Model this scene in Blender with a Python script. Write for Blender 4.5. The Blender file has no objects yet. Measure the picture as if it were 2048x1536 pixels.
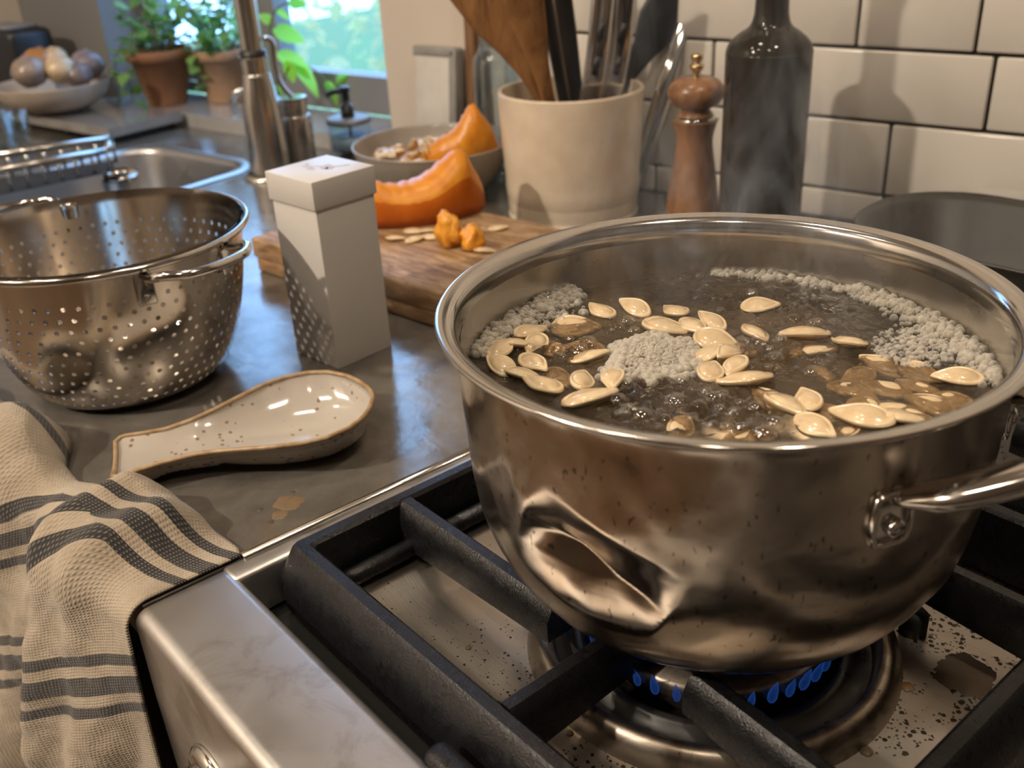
import bpy, bmesh, math, random
import numpy as np
from mathutils import Vector, Matrix, noise as mnoise

random.seed(7)
PI = math.pi
SC = bpy.context.scene
COL = SC.collection

# ------------------------------------------------------------------ camera
FPX = 2006.0
CAM = np.array([.2624, -.3375, .3364])
PITCH, YAW, ROLL = math.radians(26.86), math.radians(51.02), math.radians(3.2)
def cam_axes(p, y, r):
    f = np.array([-math.sin(y)*math.cos(p), math.cos(y)*math.cos(p), -math.sin(p)])
    rt = np.array([math.cos(y), math.sin(y), 0]); dn = np.cross(f, rt)
    c, s = math.cos(r), math.sin(r)
    return np.array([c*rt+s*dn, -s*rt+c*dn, f])
AX = cam_axes(PITCH, YAW, ROLL)
cd = bpy.data.cameras.new('camera'); cam = bpy.data.objects.new('camera', cd); COL.objects.link(cam)
m3 = np.array([AX[0], -AX[1], -AX[2]]).T
mw = Matrix.Identity(4)
for i in range(3):
    for j in range(3): mw[i][j] = m3[i, j]
    mw[i][3] = CAM[i]
cam.matrix_world = mw
cd.sensor_width = 36; cd.lens = FPX/2048*36; cd.clip_start = .02; cd.clip_end = 60
cd.dof.use_dof = True; cd.dof.focus_distance = .51; cd.dof.aperture_fstop = 9.5
SC.camera = cam

# ------------------------------------------------------------------ world, light, exposure
SC.view_settings.view_transform = 'Standard'; SC.view_settings.look = 'None'
SC.view_settings.gamma = 1; SC.view_settings.use_curve_mapping = False
SC.view_settings.exposure = 0.12
wd = bpy.data.worlds.new('sky'); SC.world = wd; wd.use_nodes = True
bg = wd.node_tree.nodes['Background']; bg.inputs[0].default_value = (.29, .55, 1.0, 1); bg.inputs[1].default_value = 6.2
SC.cycles.use_denoising = True; SC.cycles.use_adaptive_sampling = True; SC.cycles.adaptive_threshold = .07; SC.cycles.adaptive_min_samples = 16
SC.cycles.max_bounces = 8; SC.cycles.diffuse_bounces = 3; SC.cycles.glossy_bounces = 3
SC.cycles.transparent_max_bounces = 16; SC.cycles.transmission_bounces = 6; SC.cycles.volume_bounces = 0
SC.cycles.sample_clamp_indirect = 4; SC.cycles.caustics_reflective = False; SC.cycles.caustics_refractive = False
SC.cycles.volume_step_rate = 4; SC.cycles.volume_max_steps = 20

# wall frame: the back wall runs at 12 degrees to the cooker
WA = math.radians(12); WE = np.array([math.cos(WA), math.sin(WA)]); WN = np.array([-math.sin(WA), math.cos(WA)]); W0 = np.array([-.45, .535])
def W(s, t, z=0.): p = W0+s*WE+t*WN; return Vector((p[0], p[1], z))
def ray(x, y): return np.array([(x-1024)/FPX, (y-768)/FPX, 1.])@AX
def P(x, y, z=0.): d = ray(x, y); return Vector(CAM+d*(z-CAM[2])/d[2])
def PW(x, y, t=0.):
    d = ray(x, y); k = (t-(CAM[:2]-W0)@WN)/(d[:2]@WN); return Vector(CAM+k*d)
def HZ(x, y, q):           # height at which the sight line passes over ground point q
    d = ray(x, y); k = ((q[0]-CAM[0])*d[0]+(q[1]-CAM[1])*d[1])/(d[0]**2+d[1]**2); return CAM[2]+k*d[2]
def ST(v): d = np.array([v[0], v[1]])-W0; return d@WE, d@WN

LAMPS = [  # ceiling downlights: position, watts, colour; last one is an unseen, boosted front fill
    ((-.85, -.75, 1.55), 3.8, (1, .875, .72)), ((-.25, -1.05, 1.55), 4.5, (1, .875, .72)), ((.55, -.75, 1.55), 5, (1, .85, .67)),
    ((-.50, .02, 1.55), 2.8, (1, .875, .72)), ((.40, .10, 1.55), 6, (1, .85, .67)), ((-.70, -2.0, 1.55), 66, (1, .875, .72))]

# ------------------------------------------------------------------ node materials
def nt(name):
    m = bpy.data.materials.new(name); m.use_nodes = True; t = m.node_tree
    return m, t, t.nodes['Principled BSDF']
def N(t, typ, **kw):
    n = t.nodes.new(typ)
    for k, v in kw.items():
        if k in n.inputs: n.inputs[k].default_value = v
        else: setattr(n, k, v)
    return n
def c4(c): return (c[0], c[1], c[2], 1)
def coord(t, scale=(1, 1, 1), kind='Object', loc=(0, 0, 0), rot=(0, 0, 0)):
    tc = N(t, 'ShaderNodeTexCoord'); mp = N(t, 'ShaderNodeMapping'); mp.inputs['Scale'].default_value = scale
    mp.inputs['Location'].default_value = loc; mp.inputs['Rotation'].default_value = rot
    t.links.new(tc.outputs[kind], mp.inputs[0]); return mp.outputs[0]
def noi(t, vec, scale, detail=3, rough=.55, dist=0):
    n = N(t, 'ShaderNodeTexNoise'); n.inputs['Scale'].default_value = scale; n.inputs['Detail'].default_value = detail
    n.inputs['Roughness'].default_value = rough; n.inputs['Distortion'].default_value = dist
    t.links.new(vec, n.inputs['Vector']); return n.outputs['Fac']
def ramp(t, fac, stops, interp='LINEAR'):
    r = N(t, 'ShaderNodeValToRGB'); r.color_ramp.interpolation = interp
    while len(r.color_ramp.elements) < len(stops): r.color_ramp.elements.new(.5)
    for el, (p, c) in zip(r.color_ramp.elements, stops):
        el.position = p; el.color = c4(c) if not isinstance(c, (int, float)) else (c, c, c, 1)
    t.links.new(fac, r.inputs[0]); return r.outputs[0]
def mixc(t, fac, a, b, blend='MIX'):
    n = N(t, 'ShaderNodeMix', data_type='RGBA', blend_type=blend)
    for sock, v in ((n.inputs[0], fac), (n.inputs[6], a), (n.inputs[7], b)):
        if hasattr(v, 'is_linked') or hasattr(v, 'links'): t.links.new(v, sock)
        elif isinstance(v, (int, float)): sock.default_value = v
        else: sock.default_value = c4(v)
    return n.outputs[2]
def math_(t, op, a, b=None, clamp=False):
    n = N(t, 'ShaderNodeMath', operation=op); n.use_clamp = clamp
    for i, v in enumerate((a, b)):
        if v is None: continue
        if hasattr(v, 'links'): t.links.new(v, n.inputs[i])
        else: n.inputs[i].default_value = v
    return n.outputs[0]
def bump(t, b, h, strength=.2, dist=.001, normal=None):
    n = N(t, 'ShaderNodeBump'); n.inputs['Strength'].default_value = strength; n.inputs['Distance'].default_value = dist
    t.links.new(h, n.inputs['Height'])
    if normal is not None: t.links.new(normal, n.inputs['Normal'])
    if b is not None: t.links.new(n.outputs[0], b.inputs['Normal'])
    return n.outputs[0]
def mat(name, base, rough=.5, metal=0., var=None, vscale=20, vdetail=3, bmp=None, rvar=None, spec=.5, coat=0., stretch=(1, 1, 1)):
    m, t, b = nt(name)
    b.inputs['Base Color'].default_value = c4(base); b.inputs['Roughness'].default_value = rough; b.inputs['Metallic'].default_value = metal
    b.inputs['Specular IOR Level'].default_value = spec; b.inputs['Coat Weight'].default_value = coat; b.inputs['Coat Roughness'].default_value = .08
    v = None
    if var is not None or bmp or rvar: v = coord(t, stretch)
    if var is not None:
        f = noi(t, v, vscale, vdetail); t.links.new(ramp(t, f, [(.32, base), (.68, var)]), b.inputs['Base Color'])
    if rvar:
        f = noi(t, v, rvar[0], 4); t.links.new(ramp(t, f, [(.3, rvar[1]), (.7, rvar[2])]), b.inputs['Roughness'])
    if bmp:
        f = noi(t, v, bmp[0], 4); bump(t, b, f, bmp[1], bmp[2])
    return m
def steel(name, base=(.60, .57, .53), lo=.12, hi=.28, brush=None, flecks=0., fleck_scale=220, stain=None, bmpv=None, fthr=.70):
    m, t, b = nt(name); b.inputs['Metallic'].default_value = 1
    v = coord(t)
    f = noi(t, v, 9, 5, .6); r = ramp(t, f, [(.3, lo), (.7, hi)]); t.links.new(r, b.inputs['Roughness'])
    col = mixc(t, noi(t, v, 14, 4), tuple(.86*x for x in base), base)
    if stain:
        f2 = noi(t, v, stain[1], 6, .62, .6); col = mixc(t, ramp(t, f2, [(.50, 0), (.66, .75)]), col, stain[0])
    if flecks:
        vf = coord(t, (1, 1, .45)); f3 = noi(t, vf, fleck_scale, 2, .5, .3); col = mixc(t, ramp(t, f3, [(fthr, 0), (fthr+.04, flecks)]), col, (.06, .045, .03))
    t.links.new(col, b.inputs['Base Color'])
    if brush:
        vb = coord(t, brush); bump(t, b, noi(t, vb, 60, 2), .08, .0006)
    if bmpv: bump(t, b, noi(t, v, bmpv[0], 3), bmpv[1], bmpv[2])
    return m

# ------------------------------------------------------------------ mesh helpers
def me(name, V, F, smooth=True, uv=None):
    d = bpy.data.meshes.new(name); d.from_pydata([tuple(map(float, v)) for v in V], [], F)
    if uv is not None:
        l = d.uv_layers.new(name='UVMap'); uva = np.array(uv, dtype=np.float32)
        idx = np.zeros(len(d.loops), dtype=np.int32); d.loops.foreach_get('vertex_index', idx)
        l.data.foreach_set('uv', uva[idx].ravel())
    if smooth: d.polygons.foreach_set('use_smooth', [True]*len(d.polygons))
    d.update(); return d
def ob(name, data, m=None, parent=None, loc=None, rot=None, label=None):
    o = bpy.data.objects.new(name, data); COL.objects.link(o)
    if m is not None and data is not None:
        if isinstance(m, (list, tuple)):
            for x in m: data.materials.append(x)
        elif len(data.materials) == 0: data.materials.append(m)
    if parent is not None: o.parent = parent
    if loc is not None: o.location = loc
    if rot is not None: o.rotation_euler = rot
    if label: o['label'] = label
    return o
def tag(o, label, cat, group=None, kind=None):
    o['label'] = label; o['category'] = cat
    if group: o['group'] = group
    if kind: o['kind'] = kind
    return o
def thing(name, label, cat, loc=(0, 0, 0), rz=0, group=None, rot=None):
    o = bpy.data.objects.new(name, None); COL.objects.link(o); o.location = loc; o.empty_display_size = .02
    o.rotation_euler = rot if rot is not None else (0, 0, rz)
    return tag(o, label, cat, group)
def struct(o): o['kind'] = 'structure'; return o
def lathe(prof, n=48, close=False, cap=True):
    V, F = [], []
    for r, z in prof:
        for k in range(n): a = 2*PI*k/n; V.append((r*math.cos(a), r*math.sin(a), z))
    for i in range(len(prof)-1):
        for k in range(n):
            k2 = (k+1) % n; F.append((i*n+k, i*n+k2, (i+1)*n+k2, (i+1)*n+k))
    if cap:
        if prof[0][0] > 1e-6: F.append(tuple(range(n))[::-1])
        if prof[-1][0] > 1e-6: F.append(tuple(range((len(prof)-1)*n, len(prof)*n)))
    return V, F
def smooth_path(pts, n=8):
    pts = [Vector(p) for p in pts]; out = []
    for i in range(len(pts)-1):
        p0 = pts[max(i-1, 0)]; p1 = pts[i]; p2 = pts[i+1]; p3 = pts[min(i+2, len(pts)-1)]
        for k in range(n):
            t = k/n; out.append(.5*((2*p1)+(p2-p0)*t+(2*p0-5*p1+4*p2-p3)*t*t+(3*p1-p0-3*p2+p3)*t**3))
    out.append(pts[-1]); return out
def cr(prof, n):  # catmull resample
    q = smooth_path([(a, 0, b_) for a, b_ in prof], n); return [(max(p.x, 0), p.z) for p in q]
def tube(path, rad, n=12, flat=None, closed=False, up=None):
    path = [Vector(p) for p in path]; V, F = [], []; L = len(path)
    u = None
    for i, p in enumerate(path):
        if closed: d = path[(i+1) % L]-path[i-1]
        else: d = path[min(i+1, L-1)]-path[max(i-1, 0)]
        d.normalize()
        if u is None:
            u = Vector(up) if up is not None else (Vector((0, 0, 1)) if abs(d.z) < .9 else Vector((1, 0, 0)))
        u = (u-d*u.dot(d)).normalized(); w = d.cross(u)
        r = rad[i] if hasattr(rad, '__len__') else rad
        ru, rw = (r, r) if flat is None else (r*flat[0], r*flat[1])
        for k in range(n):
            a = 2*PI*k/n; V.append(p+u*ru*math.cos(a)+w*rw*math.sin(a))
    for i in range(L if closed else L-1):
        j = (i+1) % L
        for k in range(n):
            k2 = (k+1) % n; F.append((i*n+k, i*n+k2, j*n+k2, j*n+k))
    if not closed: F.append(tuple(range(n))[::-1]); F.append(tuple(range((L-1)*n, L*n)))
    return V, F
def rbox(sx, sy, sz, bev=.002, seg=2, base=True):
    bm = bmesh.new(); bmesh.ops.create_cube(bm, size=1)
    for v in bm.verts: v.co = Vector((v.co.x*sx, v.co.y*sy, v.co.z*sz+(sz/2 if base else 0)))
    if bev: bmesh.ops.bevel(bm, geom=list(bm.edges), offset=bev, segments=seg, affect='EDGES', profile=.5)
    V = [tuple(v.co) for v in bm.verts]; bm.verts.index_update(); F = [tuple(v.index for v in f.verts) for f in bm.faces]; bm.free(); return V, F
def xf(VF, mtx=None, loc=None):
    V, F = VF; V = [Vector(v) for v in V]
    if mtx is not None: V = [mtx@v for v in V]
    if loc is not None: V = [v+Vector(loc) for v in V]
    return V, F
def join(*parts):
    V, F = [], []
    for v, f in parts:
        o = len(V); V += [tuple(x) for x in v]; F += [tuple(i+o for i in q) for q in f]
    return V, F
def RZ(a): return Matrix.Rotation(a, 3, 'Z')
def grid(nu, nv, fn):
    V = [fn(i/(nu-1), j/(nv-1)) for j in range(nv) for i in range(nu)]
    F = [(j*nu+i, j*nu+i+1, (j+1)*nu+i+1, (j+1)*nu+i) for j in range(nv-1) for i in range(nu-1)]
    uv = [(i/(nu-1), j/(nv-1)) for j in range(nv) for i in range(nu)]
    return V, F, uv
def flatshade(o, ang=35):
    # smooth with sharp creases
    d = o.data; bm = bmesh.new(); bm.from_mesh(d)
    for e_ in bm.edges:
        if len(e_.link_faces) == 2 and e_.calc_face_angle(0) > math.radians(ang): e_.smooth = False
    bm.to_mesh(d); bm.free(); return o
def fbm(x, y, z=0., o=3): return mnoise.fractal(Vector((x, y, z)), 1.0, 2.0, o)
def sstep(a, b, x): x = min(max((x-a)/(b-a), 0), 1); return x*x*(3-2*x)

# ------------------------------------------------------------------ materials
M_plaster = mat('plaster_warm', (.62, .54, .46), .8, bmp=(60, .15, .002))
M_shadewall = mat('shaded_grey_wall', (.17, .16, .15), .7, bmp=(80, .1, .001))  # dark grey puts the backlit shade beside the window into the wall colour
M_reveal = mat('reveal_paint', (.60, .52, .44), .65, bmp=(80, .1, .001))
M_room = mat('room_paint', (.11, .085, .065), .85)
M_floor = mat('floor_boards', (.17, .11, .065), .55, var=(.10, .065, .04), vscale=6)
M_ceil = mat('ceiling_paint', (.52, .47, .41), .9)
M_grout = mat('dark_grout', (.035, .03, .026), .9, bmp=(300, .3, .001))
M_chrome = steel('polished_steel', (.66, .63, .59), .08, .2)
M_castiron = mat('cast_iron', (.006, .006, .007), .30, bmp=(900, .45, .0008), rvar=(160, .2, .42), spec=.45)
M_black = mat('black_plastic', (.012, .011, .011), .38)
M_rubber = mat('matt_black', (.02, .019, .018), .6)
def tile_mat():
    m, t, b = nt('glazed_white_tile'); v = coord(t)
    t.links.new(ramp(t, noi(t, v, 5, 3), [(.3, (.60, .55, .48)), (.7, (.68, .63, .57))]), b.inputs['Base Color'])
    b.inputs['Roughness'].default_value = .16; bump(t, b, noi(t, v, 11, 2), .35, .004); return m
M_tile = tile_mat()
def counter_mat():
    m, t, b = nt('sealed_grey_worktop'); v = coord(t)
    base = ramp(t, noi(t, v, 9, 8, .68, .5), [(.34, (.125, .108, .092)), (.55, (.195, .174, .150)), (.75, (.265, .24, .21))])
    st = ramp(t, noi(t, v, 17, 5, .6, .8), [(.62, 0), (.72, .55)])
    base = mixc(t, st, base, (.16, .105, .06))
    sp = ramp(t, noi(t, v, 240, 2), [(.72, 0), (.76, .7)]); base = mixc(t, sp, base, (.09, .06, .035))
    t.links.new(base, b.inputs['Base Color']); b.inputs['Metallic'].default_value = .38
    t.links.new(ramp(t, noi(t, v, 22, 5, .65), [(.3, .11), (.7, .28)]), b.inputs['Roughness'])
    h = math_(t, 'ADD', noi(t, v, 40, 4), math_(t, 'MULTIPLY', noi(t, v, 9, 2), 2.0)); bump(t, b, h, .25, .0014); return m
M_counter = counter_mat()
def wood_mat(name, a, bcol, dark, scale=(1, 8, 8), sc=9, rough=.5, crack=.0):
    m, t, b = nt(name); v = coord(t, scale)
    f = noi(t, v, sc, 6, .62, 1.2); col = ramp(t, f, [(.25, dark), (.45, a), (.7, bcol)])
    if crack:
        f2 = noi(t, v, sc*2.3, 4, .6, 1.5); col = mixc(t, ramp(t, f2, [(.60, 0), (.68, crack)]), col, tuple(x*.35 for x in dark))
    t.links.new(col, b.inputs['Base Color']); b.inputs['Roughness'].default_value = rough
    bump(t, b, f, .25, .001); return m
M_board = wood_mat('worn_board_wood', (.30, .17, .08), (.52, .36, .21), (.11, .055, .025), (3, 13, 13), 6, .5, .75)
M_spatula = wood_mat('spatula_wood', (.25, .12, .045), (.36, .19, .075), (.07, .032, .014), (9, 9, 1.3), 7, .42, .45)
M_mill = wood_mat('mill_wood', (.22, .10, .04), (.33, .165, .07), (.11, .05, .02), (8, 8, 2), 8, .25)
M_darkwood = wood_mat('oiled_wood', (.20, .10, .045), (.28, .15, .07), (.09, .045, .02), (8, 8, 1.5), 7, .5)

# ------------------------------------------------------------------ room shell
def plane_obj(name, quad, m, parent=None):
    return ob(name, me(name, quad, [(0, 1, 2, 3)], False), m, parent)
R_L, R_R, R_F, ZC, ZF = -1.42, 1.55, -2.6, 1.6, -.9   # wall-frame limits
struct(plane_obj('floor', [W(R_L, .02, ZF), W(R_R, .02, ZF), W(R_R, R_F, ZF), W(R_L, R_F, ZF)], M_floor))
struct(plane_obj('ceiling', [W(R_L, .02, ZC), W(R_L, R_F, ZC), W(R_R, R_F, ZC), W(R_R, .02, ZC)], M_ceil))
struct(plane_obj('wall_left', [W(R_L, .02, ZF), W(R_L, R_F, ZF), W(R_L, R_F, ZC), W(R_L, .02, ZC)], M_plaster))
struct(plane_obj('wall_right', [W(R_R, .02, ZF), W(R_R, .02, ZC), W(R_R, R_F, ZC), W(R_R, R_F, ZF)], M_room))
struct(plane_obj('wall_front', [W(R_L, R_F, ZF), W(R_R, R_F, ZF), W(R_R, R_F, ZC), W(R_L, R_F, ZC)], M_room))
# back wall with the window opening
WS0, WS1, WZ0, WZ1 = -1.155, -.485, .005, .78
DEP = .13
def wbox(s0, s1, t0, t1, z0, z1):
    V = [W(s, t, z) for z in (z0, z1) for t in (t0, t1) for s in (s0, s1)]
    return V, [(0, 2, 3, 1), (4, 5, 7, 6), (0, 1, 5, 4), (2, 6, 7, 3), (0, 4, 6, 2), (1, 3, 7, 5)]
ob_l = struct(ob('wall_corner', me('wall_corner', *wbox(R_L, WS0, 0, DEP, ZF, ZC), False), M_shadewall))
bw = join(wbox(WS1, R_R, 0, DEP, ZF, ZC), wbox(WS0, WS1, 0, DEP, ZF, WZ0), wbox(WS0, WS1, 0, DEP, WZ1, ZC))
wall = struct(ob('wall_back', me('wall_back', *bw, False), M_reveal))
# glazed tiles proud of the wall, in rows; joints recessed
gr = wbox(-.262, R_R-.01, -.004, -.0005, .0, .62)
ob('grout_bed', me('grout_bed', *gr, False), M_grout, wall)
rows = [(-.04, .0325, [-.262, -.06, .1135, .201, .42]), (.0325, .1045, [-.262, -.08, .2003, .478]), (.1045, .1725, [-.262, .0077, .285, .50]),
        (.1725, .245, [-.262, -.10, .158, .2665, .52]), (.245, .317, [-.262, .04, .31, .58]), (.317, .389, [-.262, -.1, .18, .45])]
k = 0
while rows[-1][1] < .60: z = rows[-1][1]; rows.append((z, z+.072, [-.262+.13*(k % 2+.1), .02+.13*(k % 2), .30+.13*(k % 2)])); k += 1
for z0, z1, js in rows:
    js = list(js)
    while js[-1] < R_R-.3: js.append(js[-1]+.275)
    for a, b_ in zip(js[:-1], js[1:]):
        lo = max(z0, .001); w_, h_ = (b_-a)-.0030, (z1-lo)-.0030
        V, F = rbox(w_, .007, h_, .0022, 2, False)
        o = ob('tile', me('tile', V, F), M_tile, wall, W((a+b_)/2, -.0065, (lo+z1)/2)); o.rotation_euler = (random.uniform(-.006, .006), 0, WA+random.uniform(-.006, .006))

# window: frame, sill, panes
M_frame = mat('window_frame_grey', (.20, .20, .21), .45)
M_sill = mat('stone_sill', (.42, .41, .40), .16, var=(.34, .33, .32), vscale=30, bmp=(60, .1, .0006), spec=1., coat=1.)
M_glass = None
def schlick(t, f0=.04, normal=None):
    lw = N(t, 'ShaderNodeLayerWeight'); lw.inputs[0].default_value = .5
    if normal is not None: t.links.new(normal, lw.inputs['Normal'])
    return math_(t, 'ADD', math_(t, 'MULTIPLY', math_(t, 'POWER', lw.outputs['Facing'], 5.), 1-f0), f0)
def glass_mat(name, tint=(1, 1, 1), mixf=None, rough=0., extra=.0):
    m, t, b = nt(name); t.nodes.remove(b)
    tr = N(t, 'ShaderNodeBsdfTransparent'); tr.inputs[0].default_value = c4(tint)
    gl = N(t, 'ShaderNodeBsdfGlossy'); gl.inputs['Roughness'].default_value = rough; gl.inputs[0].default_value = (1, 1, 1, 1)
    fac = math_(t, 'ADD', schlick(t), extra, True)
    mx = N(t, 'ShaderNodeMixShader'); t.links.new(fac, mx.inputs[0]); t.links.new(tr.outputs[0], mx.inputs[1]); t.links.new(gl.outputs[0], mx.inputs[2])
    t.links.new(mx.outputs[0], t.nodes['Material Output'].inputs[0]); return m
M_pane = glass_mat('window_pane', (.97, .99, 1))
win = struct(thing('window_1', 'tall kitchen window with grey frame behind the sink', 'window')); win['kind'] = 'structure'; del win['category']; del win['label']
TW = .095
for nm, a in (('frame_rail', (WS0, WS1, TW-.015, TW+.02, WZ0+.02, WZ0+.075)), ('frame_rail', (WS0, WS1, TW-.015, TW+.02, WZ1-.05, WZ1)),
              ('frame_stile', (WS0, WS0+.035, TW-.015, TW+.02, WZ0+.075, WZ1-.05)), ('frame_stile', (WS1-.03, WS1, TW-.015, TW+.02, WZ0+.075, WZ1-.05)),
              ('mullion', (-.84, -.80, TW-.012, TW+.02, WZ0+.075, WZ1-.05))):
    ob(nm, me(nm, *wbox(*a), False), M_frame, win)
for a in ((WS0+.035, -.84), (-.80, WS1-.03)):
    ob('pane', me('pane', *wbox(a[0], a[1], TW, TW+.004, WZ0+.075, WZ1-.05), False), M_pane, win)
sill = ob('window_sill', me('window_sill', *wbox(WS0-.02, WS1+.0, -.035, TW-.015, -.002, .022), False), M_sill, win)
# portal for the sky light
pl = bpy.data.lights.new('window_portal', 'AREA'); pl.shape = 'RECTANGLE'; pl.size = WS1-WS0; pl.size_y = WZ1-WZ0; pl.cycles.is_portal = True
po = bpy.data.objects.new('window_portal', pl); COL.objects.link(po)
po.matrix_world = Matrix.Translation(W((WS0+WS1)/2, DEP+.01, (WZ0+WZ1)/2))@Matrix.Rotation(WA, 4, 'Z')@Matrix.Rotation(-PI/2, 4, 'X')
# ceiling downlights
M_lens = None
m, t, b = nt('lamp_lens'); b.inputs['Base Color'].default_value = (.9, .85, .75, 1); b.inputs['Emission Color'].default_value = (1, .83, .62, 1); b.inputs['Emission Strength'].default_value = 12; M_lens = m
for k, (p, w_, c) in enumerate(LAMPS):
    t_ = thing('ceiling_downlight', ['round warm downlight over the counter left of the cooker', 'round warm downlight in front of the counter', 'round warm downlight behind the cook', 'round warm downlight above the crock of utensils', 'round warm downlight above the rear burners', 'unseen round downlight far back in the room, boosted as front fill light'][k], 'lamp', (p[0], p[1], ZC), 0, 'ceiling downlights')
    ob('trim_ring', me('trim_ring', *lathe([(.075, 0), (.075, -.012), (.06, -.016), (.058, -.004)], 32, cap=False)), M_chrome, t_)
    ob('lens', me('lens', *lathe([(.0, -.006), (.058, -.006)], 32, cap=False)), M_lens, t_)
    l = bpy.data.lights.new('downlight_glow', 'AREA'); l.shape = 'DISK'; l.size = .11; l.energy = w_; l.color = c
    lo = bpy.data.objects.new('downlight_glow', l); COL.objects.link(lo); lo.parent = t_; lo.location = (0, 0, -.02)

# ------------------------------------------------------------------ worktop and cooker
STX0, STX1, STY0, STY1 = -.197, .56, -.232, .50      # cooker extents
CF = -.226                                            # worktop front edge
SK = dict(s0=-.86, s1=-.600, t0=-.46, t1=-.150)       # sink cut-out in the wall frame
def poly_slab(polys, z0, z1):
    V, F = [], []
    for p in polys:
        o = len(V); n_ = len(p)
        V += [(x, y, z1) for x, y in p]+[(x, y, z0) for x, y in p]
        F.append(tuple(range(o, o+n_))); F.append(tuple(range(o+2*n_-1, o+n_-1, -1)))
        for i in range(n_): j = (i+1) % n_; F.append((o+i, o+n_+i, o+n_+j, o+j))
    return V, F
def w2(s, t): p = W(s, t); return (p.x, p.y)
XL = R_L+.005
def front_t(s):   # t on the line y = CF for this s
    return (CF-W0[1]-s*WE[1])/WN[1]
def s_at(x, t): return (x-W0[0]-t*WN[0])/WE[0]
polys = []
tb = -.001
sr = lambda t: s_at(STX0-.001, t)
def t_at_sr(): # intersection of x=STX0-.001 and y=CF
    d = np.array([STX0-.001, CF])-W0; return d@WE, d@WN
sc_, tc_ = t_at_sr()
# left of sink, behind sink, in front of sink, right of sink
polys.append([w2(XL, front_t(XL)), w2(SK['s0'], front_t(SK['s0'])), w2(SK['s0'], tb), w2(XL, tb)])
polys.append([w2(SK['s0'], SK['t1']), w2(SK['s1'], SK['t1']), w2(SK['s1'], tb), w2(SK['s0'], tb)])
polys.append([w2(SK['s0'], front_t(SK['s0'])), w2(SK['s1'], front_t(SK['s1'])), w2(SK['s1'], SK['t0']), w2(SK['s0'], SK['t0'])])
polys.append([w2(SK['s1'], front_t(SK['s1'])), w2(sc_, tc_), w2(sr(tb), tb), w2(SK['s1'], tb)])
sw = np.array([STX0, STY1+.001])
polys.append([(STX0-.001, STY1+.001), (STX1, STY1+.001), w2(s_at(STX1, tb), tb), w2(sr(tb), tb)])
tag(ob('worktop', me('worktop', *poly_slab(polys, -.035, 0), False), M_counter), 'stained grey sealed worktop running from cooker to sink', 'worktop')

# base units below the worktop
M_unit = mat('dark_unit_paint', (.035, .033, .032), .5)
def base_unit(x0, x1, label):
    y0, y1 = CF+.022, min(W(s_at(x0, -.05), -.05).y, W(s_at(x1, -.05), -.05).y)
    u = thing('base_cabinet', label, 'cabinet', ((x0+x1)/2, (y0+y1)/2, ZF), 0, 'base cabinets')
    hw_, hd_, H_ = (x1-x0)/2, (y1-y0)/2, -.0355-ZF
    V, F = poly_slab([[(-hw_, -hd_), (hw_, -hd_), (hw_, -hd_+.012), (-hw_, -hd_+.012)]], .10, H_)
    ob('front_frame', me('front_frame', V, F, False), M_unit, u)
    dr = ob('door', me('door', *xf(rbox(x1-x0-.006, .016, H_-.12, .002, 2), loc=(0, -hd_-.008, .11))), M_unit, u)
    ob('door_handle', me('door_handle', *tube([(hw_-.05, -hd_-.03, H_-.22), (hw_-.05, -hd_-.03, H_-.08)], .005, 10)), M_chrome, dr)
    ob('plinth', me('plinth', *xf(rbox(x1-x0, .016, .10, .001, 1), loc=(0, -hd_+.05, 0))), M_rubber, u)
base_unit(-.66, STX0-.002, 'dark base cabinet beside the cooker under the tea towel'); base_unit(-1.14, -.662, 'dark base cabinet below the sink')
# sink basin
def sink():
    s0, s1, t0, t1 = SK['s0'], SK['s1'], SK['t0'], SK['t1']
    cs, ct = (s0+s1)/2, (t0+t1)/2; hw, hd = (s1-s0)/2, (t1-t0)/2; r = .05; n = 10
    def loop(g, z, rr):
        out = []
        for q, (sx, sy) in enumerate(((1, 1), (-1, 1), (-1, -1), (1, -1))):
            for k in range(n+1):
                a = q*PI/2+k/n*PI/2
                out.append(W(cs+sx*(hw-rr+g)+rr*math.cos(a), ct+sy*(hd-rr+g)+rr*math.sin(a), z))
        return out
    loops = [loop(.012, .0012, r+.012), loop(.010, .0032, r+.01), loop(.001, .0032, r), loop(-.004, .0015, r), loop(-.006, -.006, r), loop(-.010, -.13, r-.005), loop(-.022, -.15, r-.01), loop(-.06, -.155, .01)]
    V, F = [], []; m_ = len(loops[0])
    for l in loops: V += l
    for i in range(len(loops)-1):
        for k in range(m_): k2 = (k+1) % m_; F.append((i*m_+k, (i+1)*m_+k, (i+1)*m_+k2, i*m_+k2))
    F.append(tuple(range((len(loops)-1)*m_, len(loops)*m_)))
    return V, F
M_sink = steel('brushed_sink_steel', (.50, .48, .46), .28, .42, (1, 40, 1))
sk = tag(ob('sink', me('sink', *sink()), M_sink), 'rectangular stainless steel sink let into the worktop below the window', 'sink')

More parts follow.
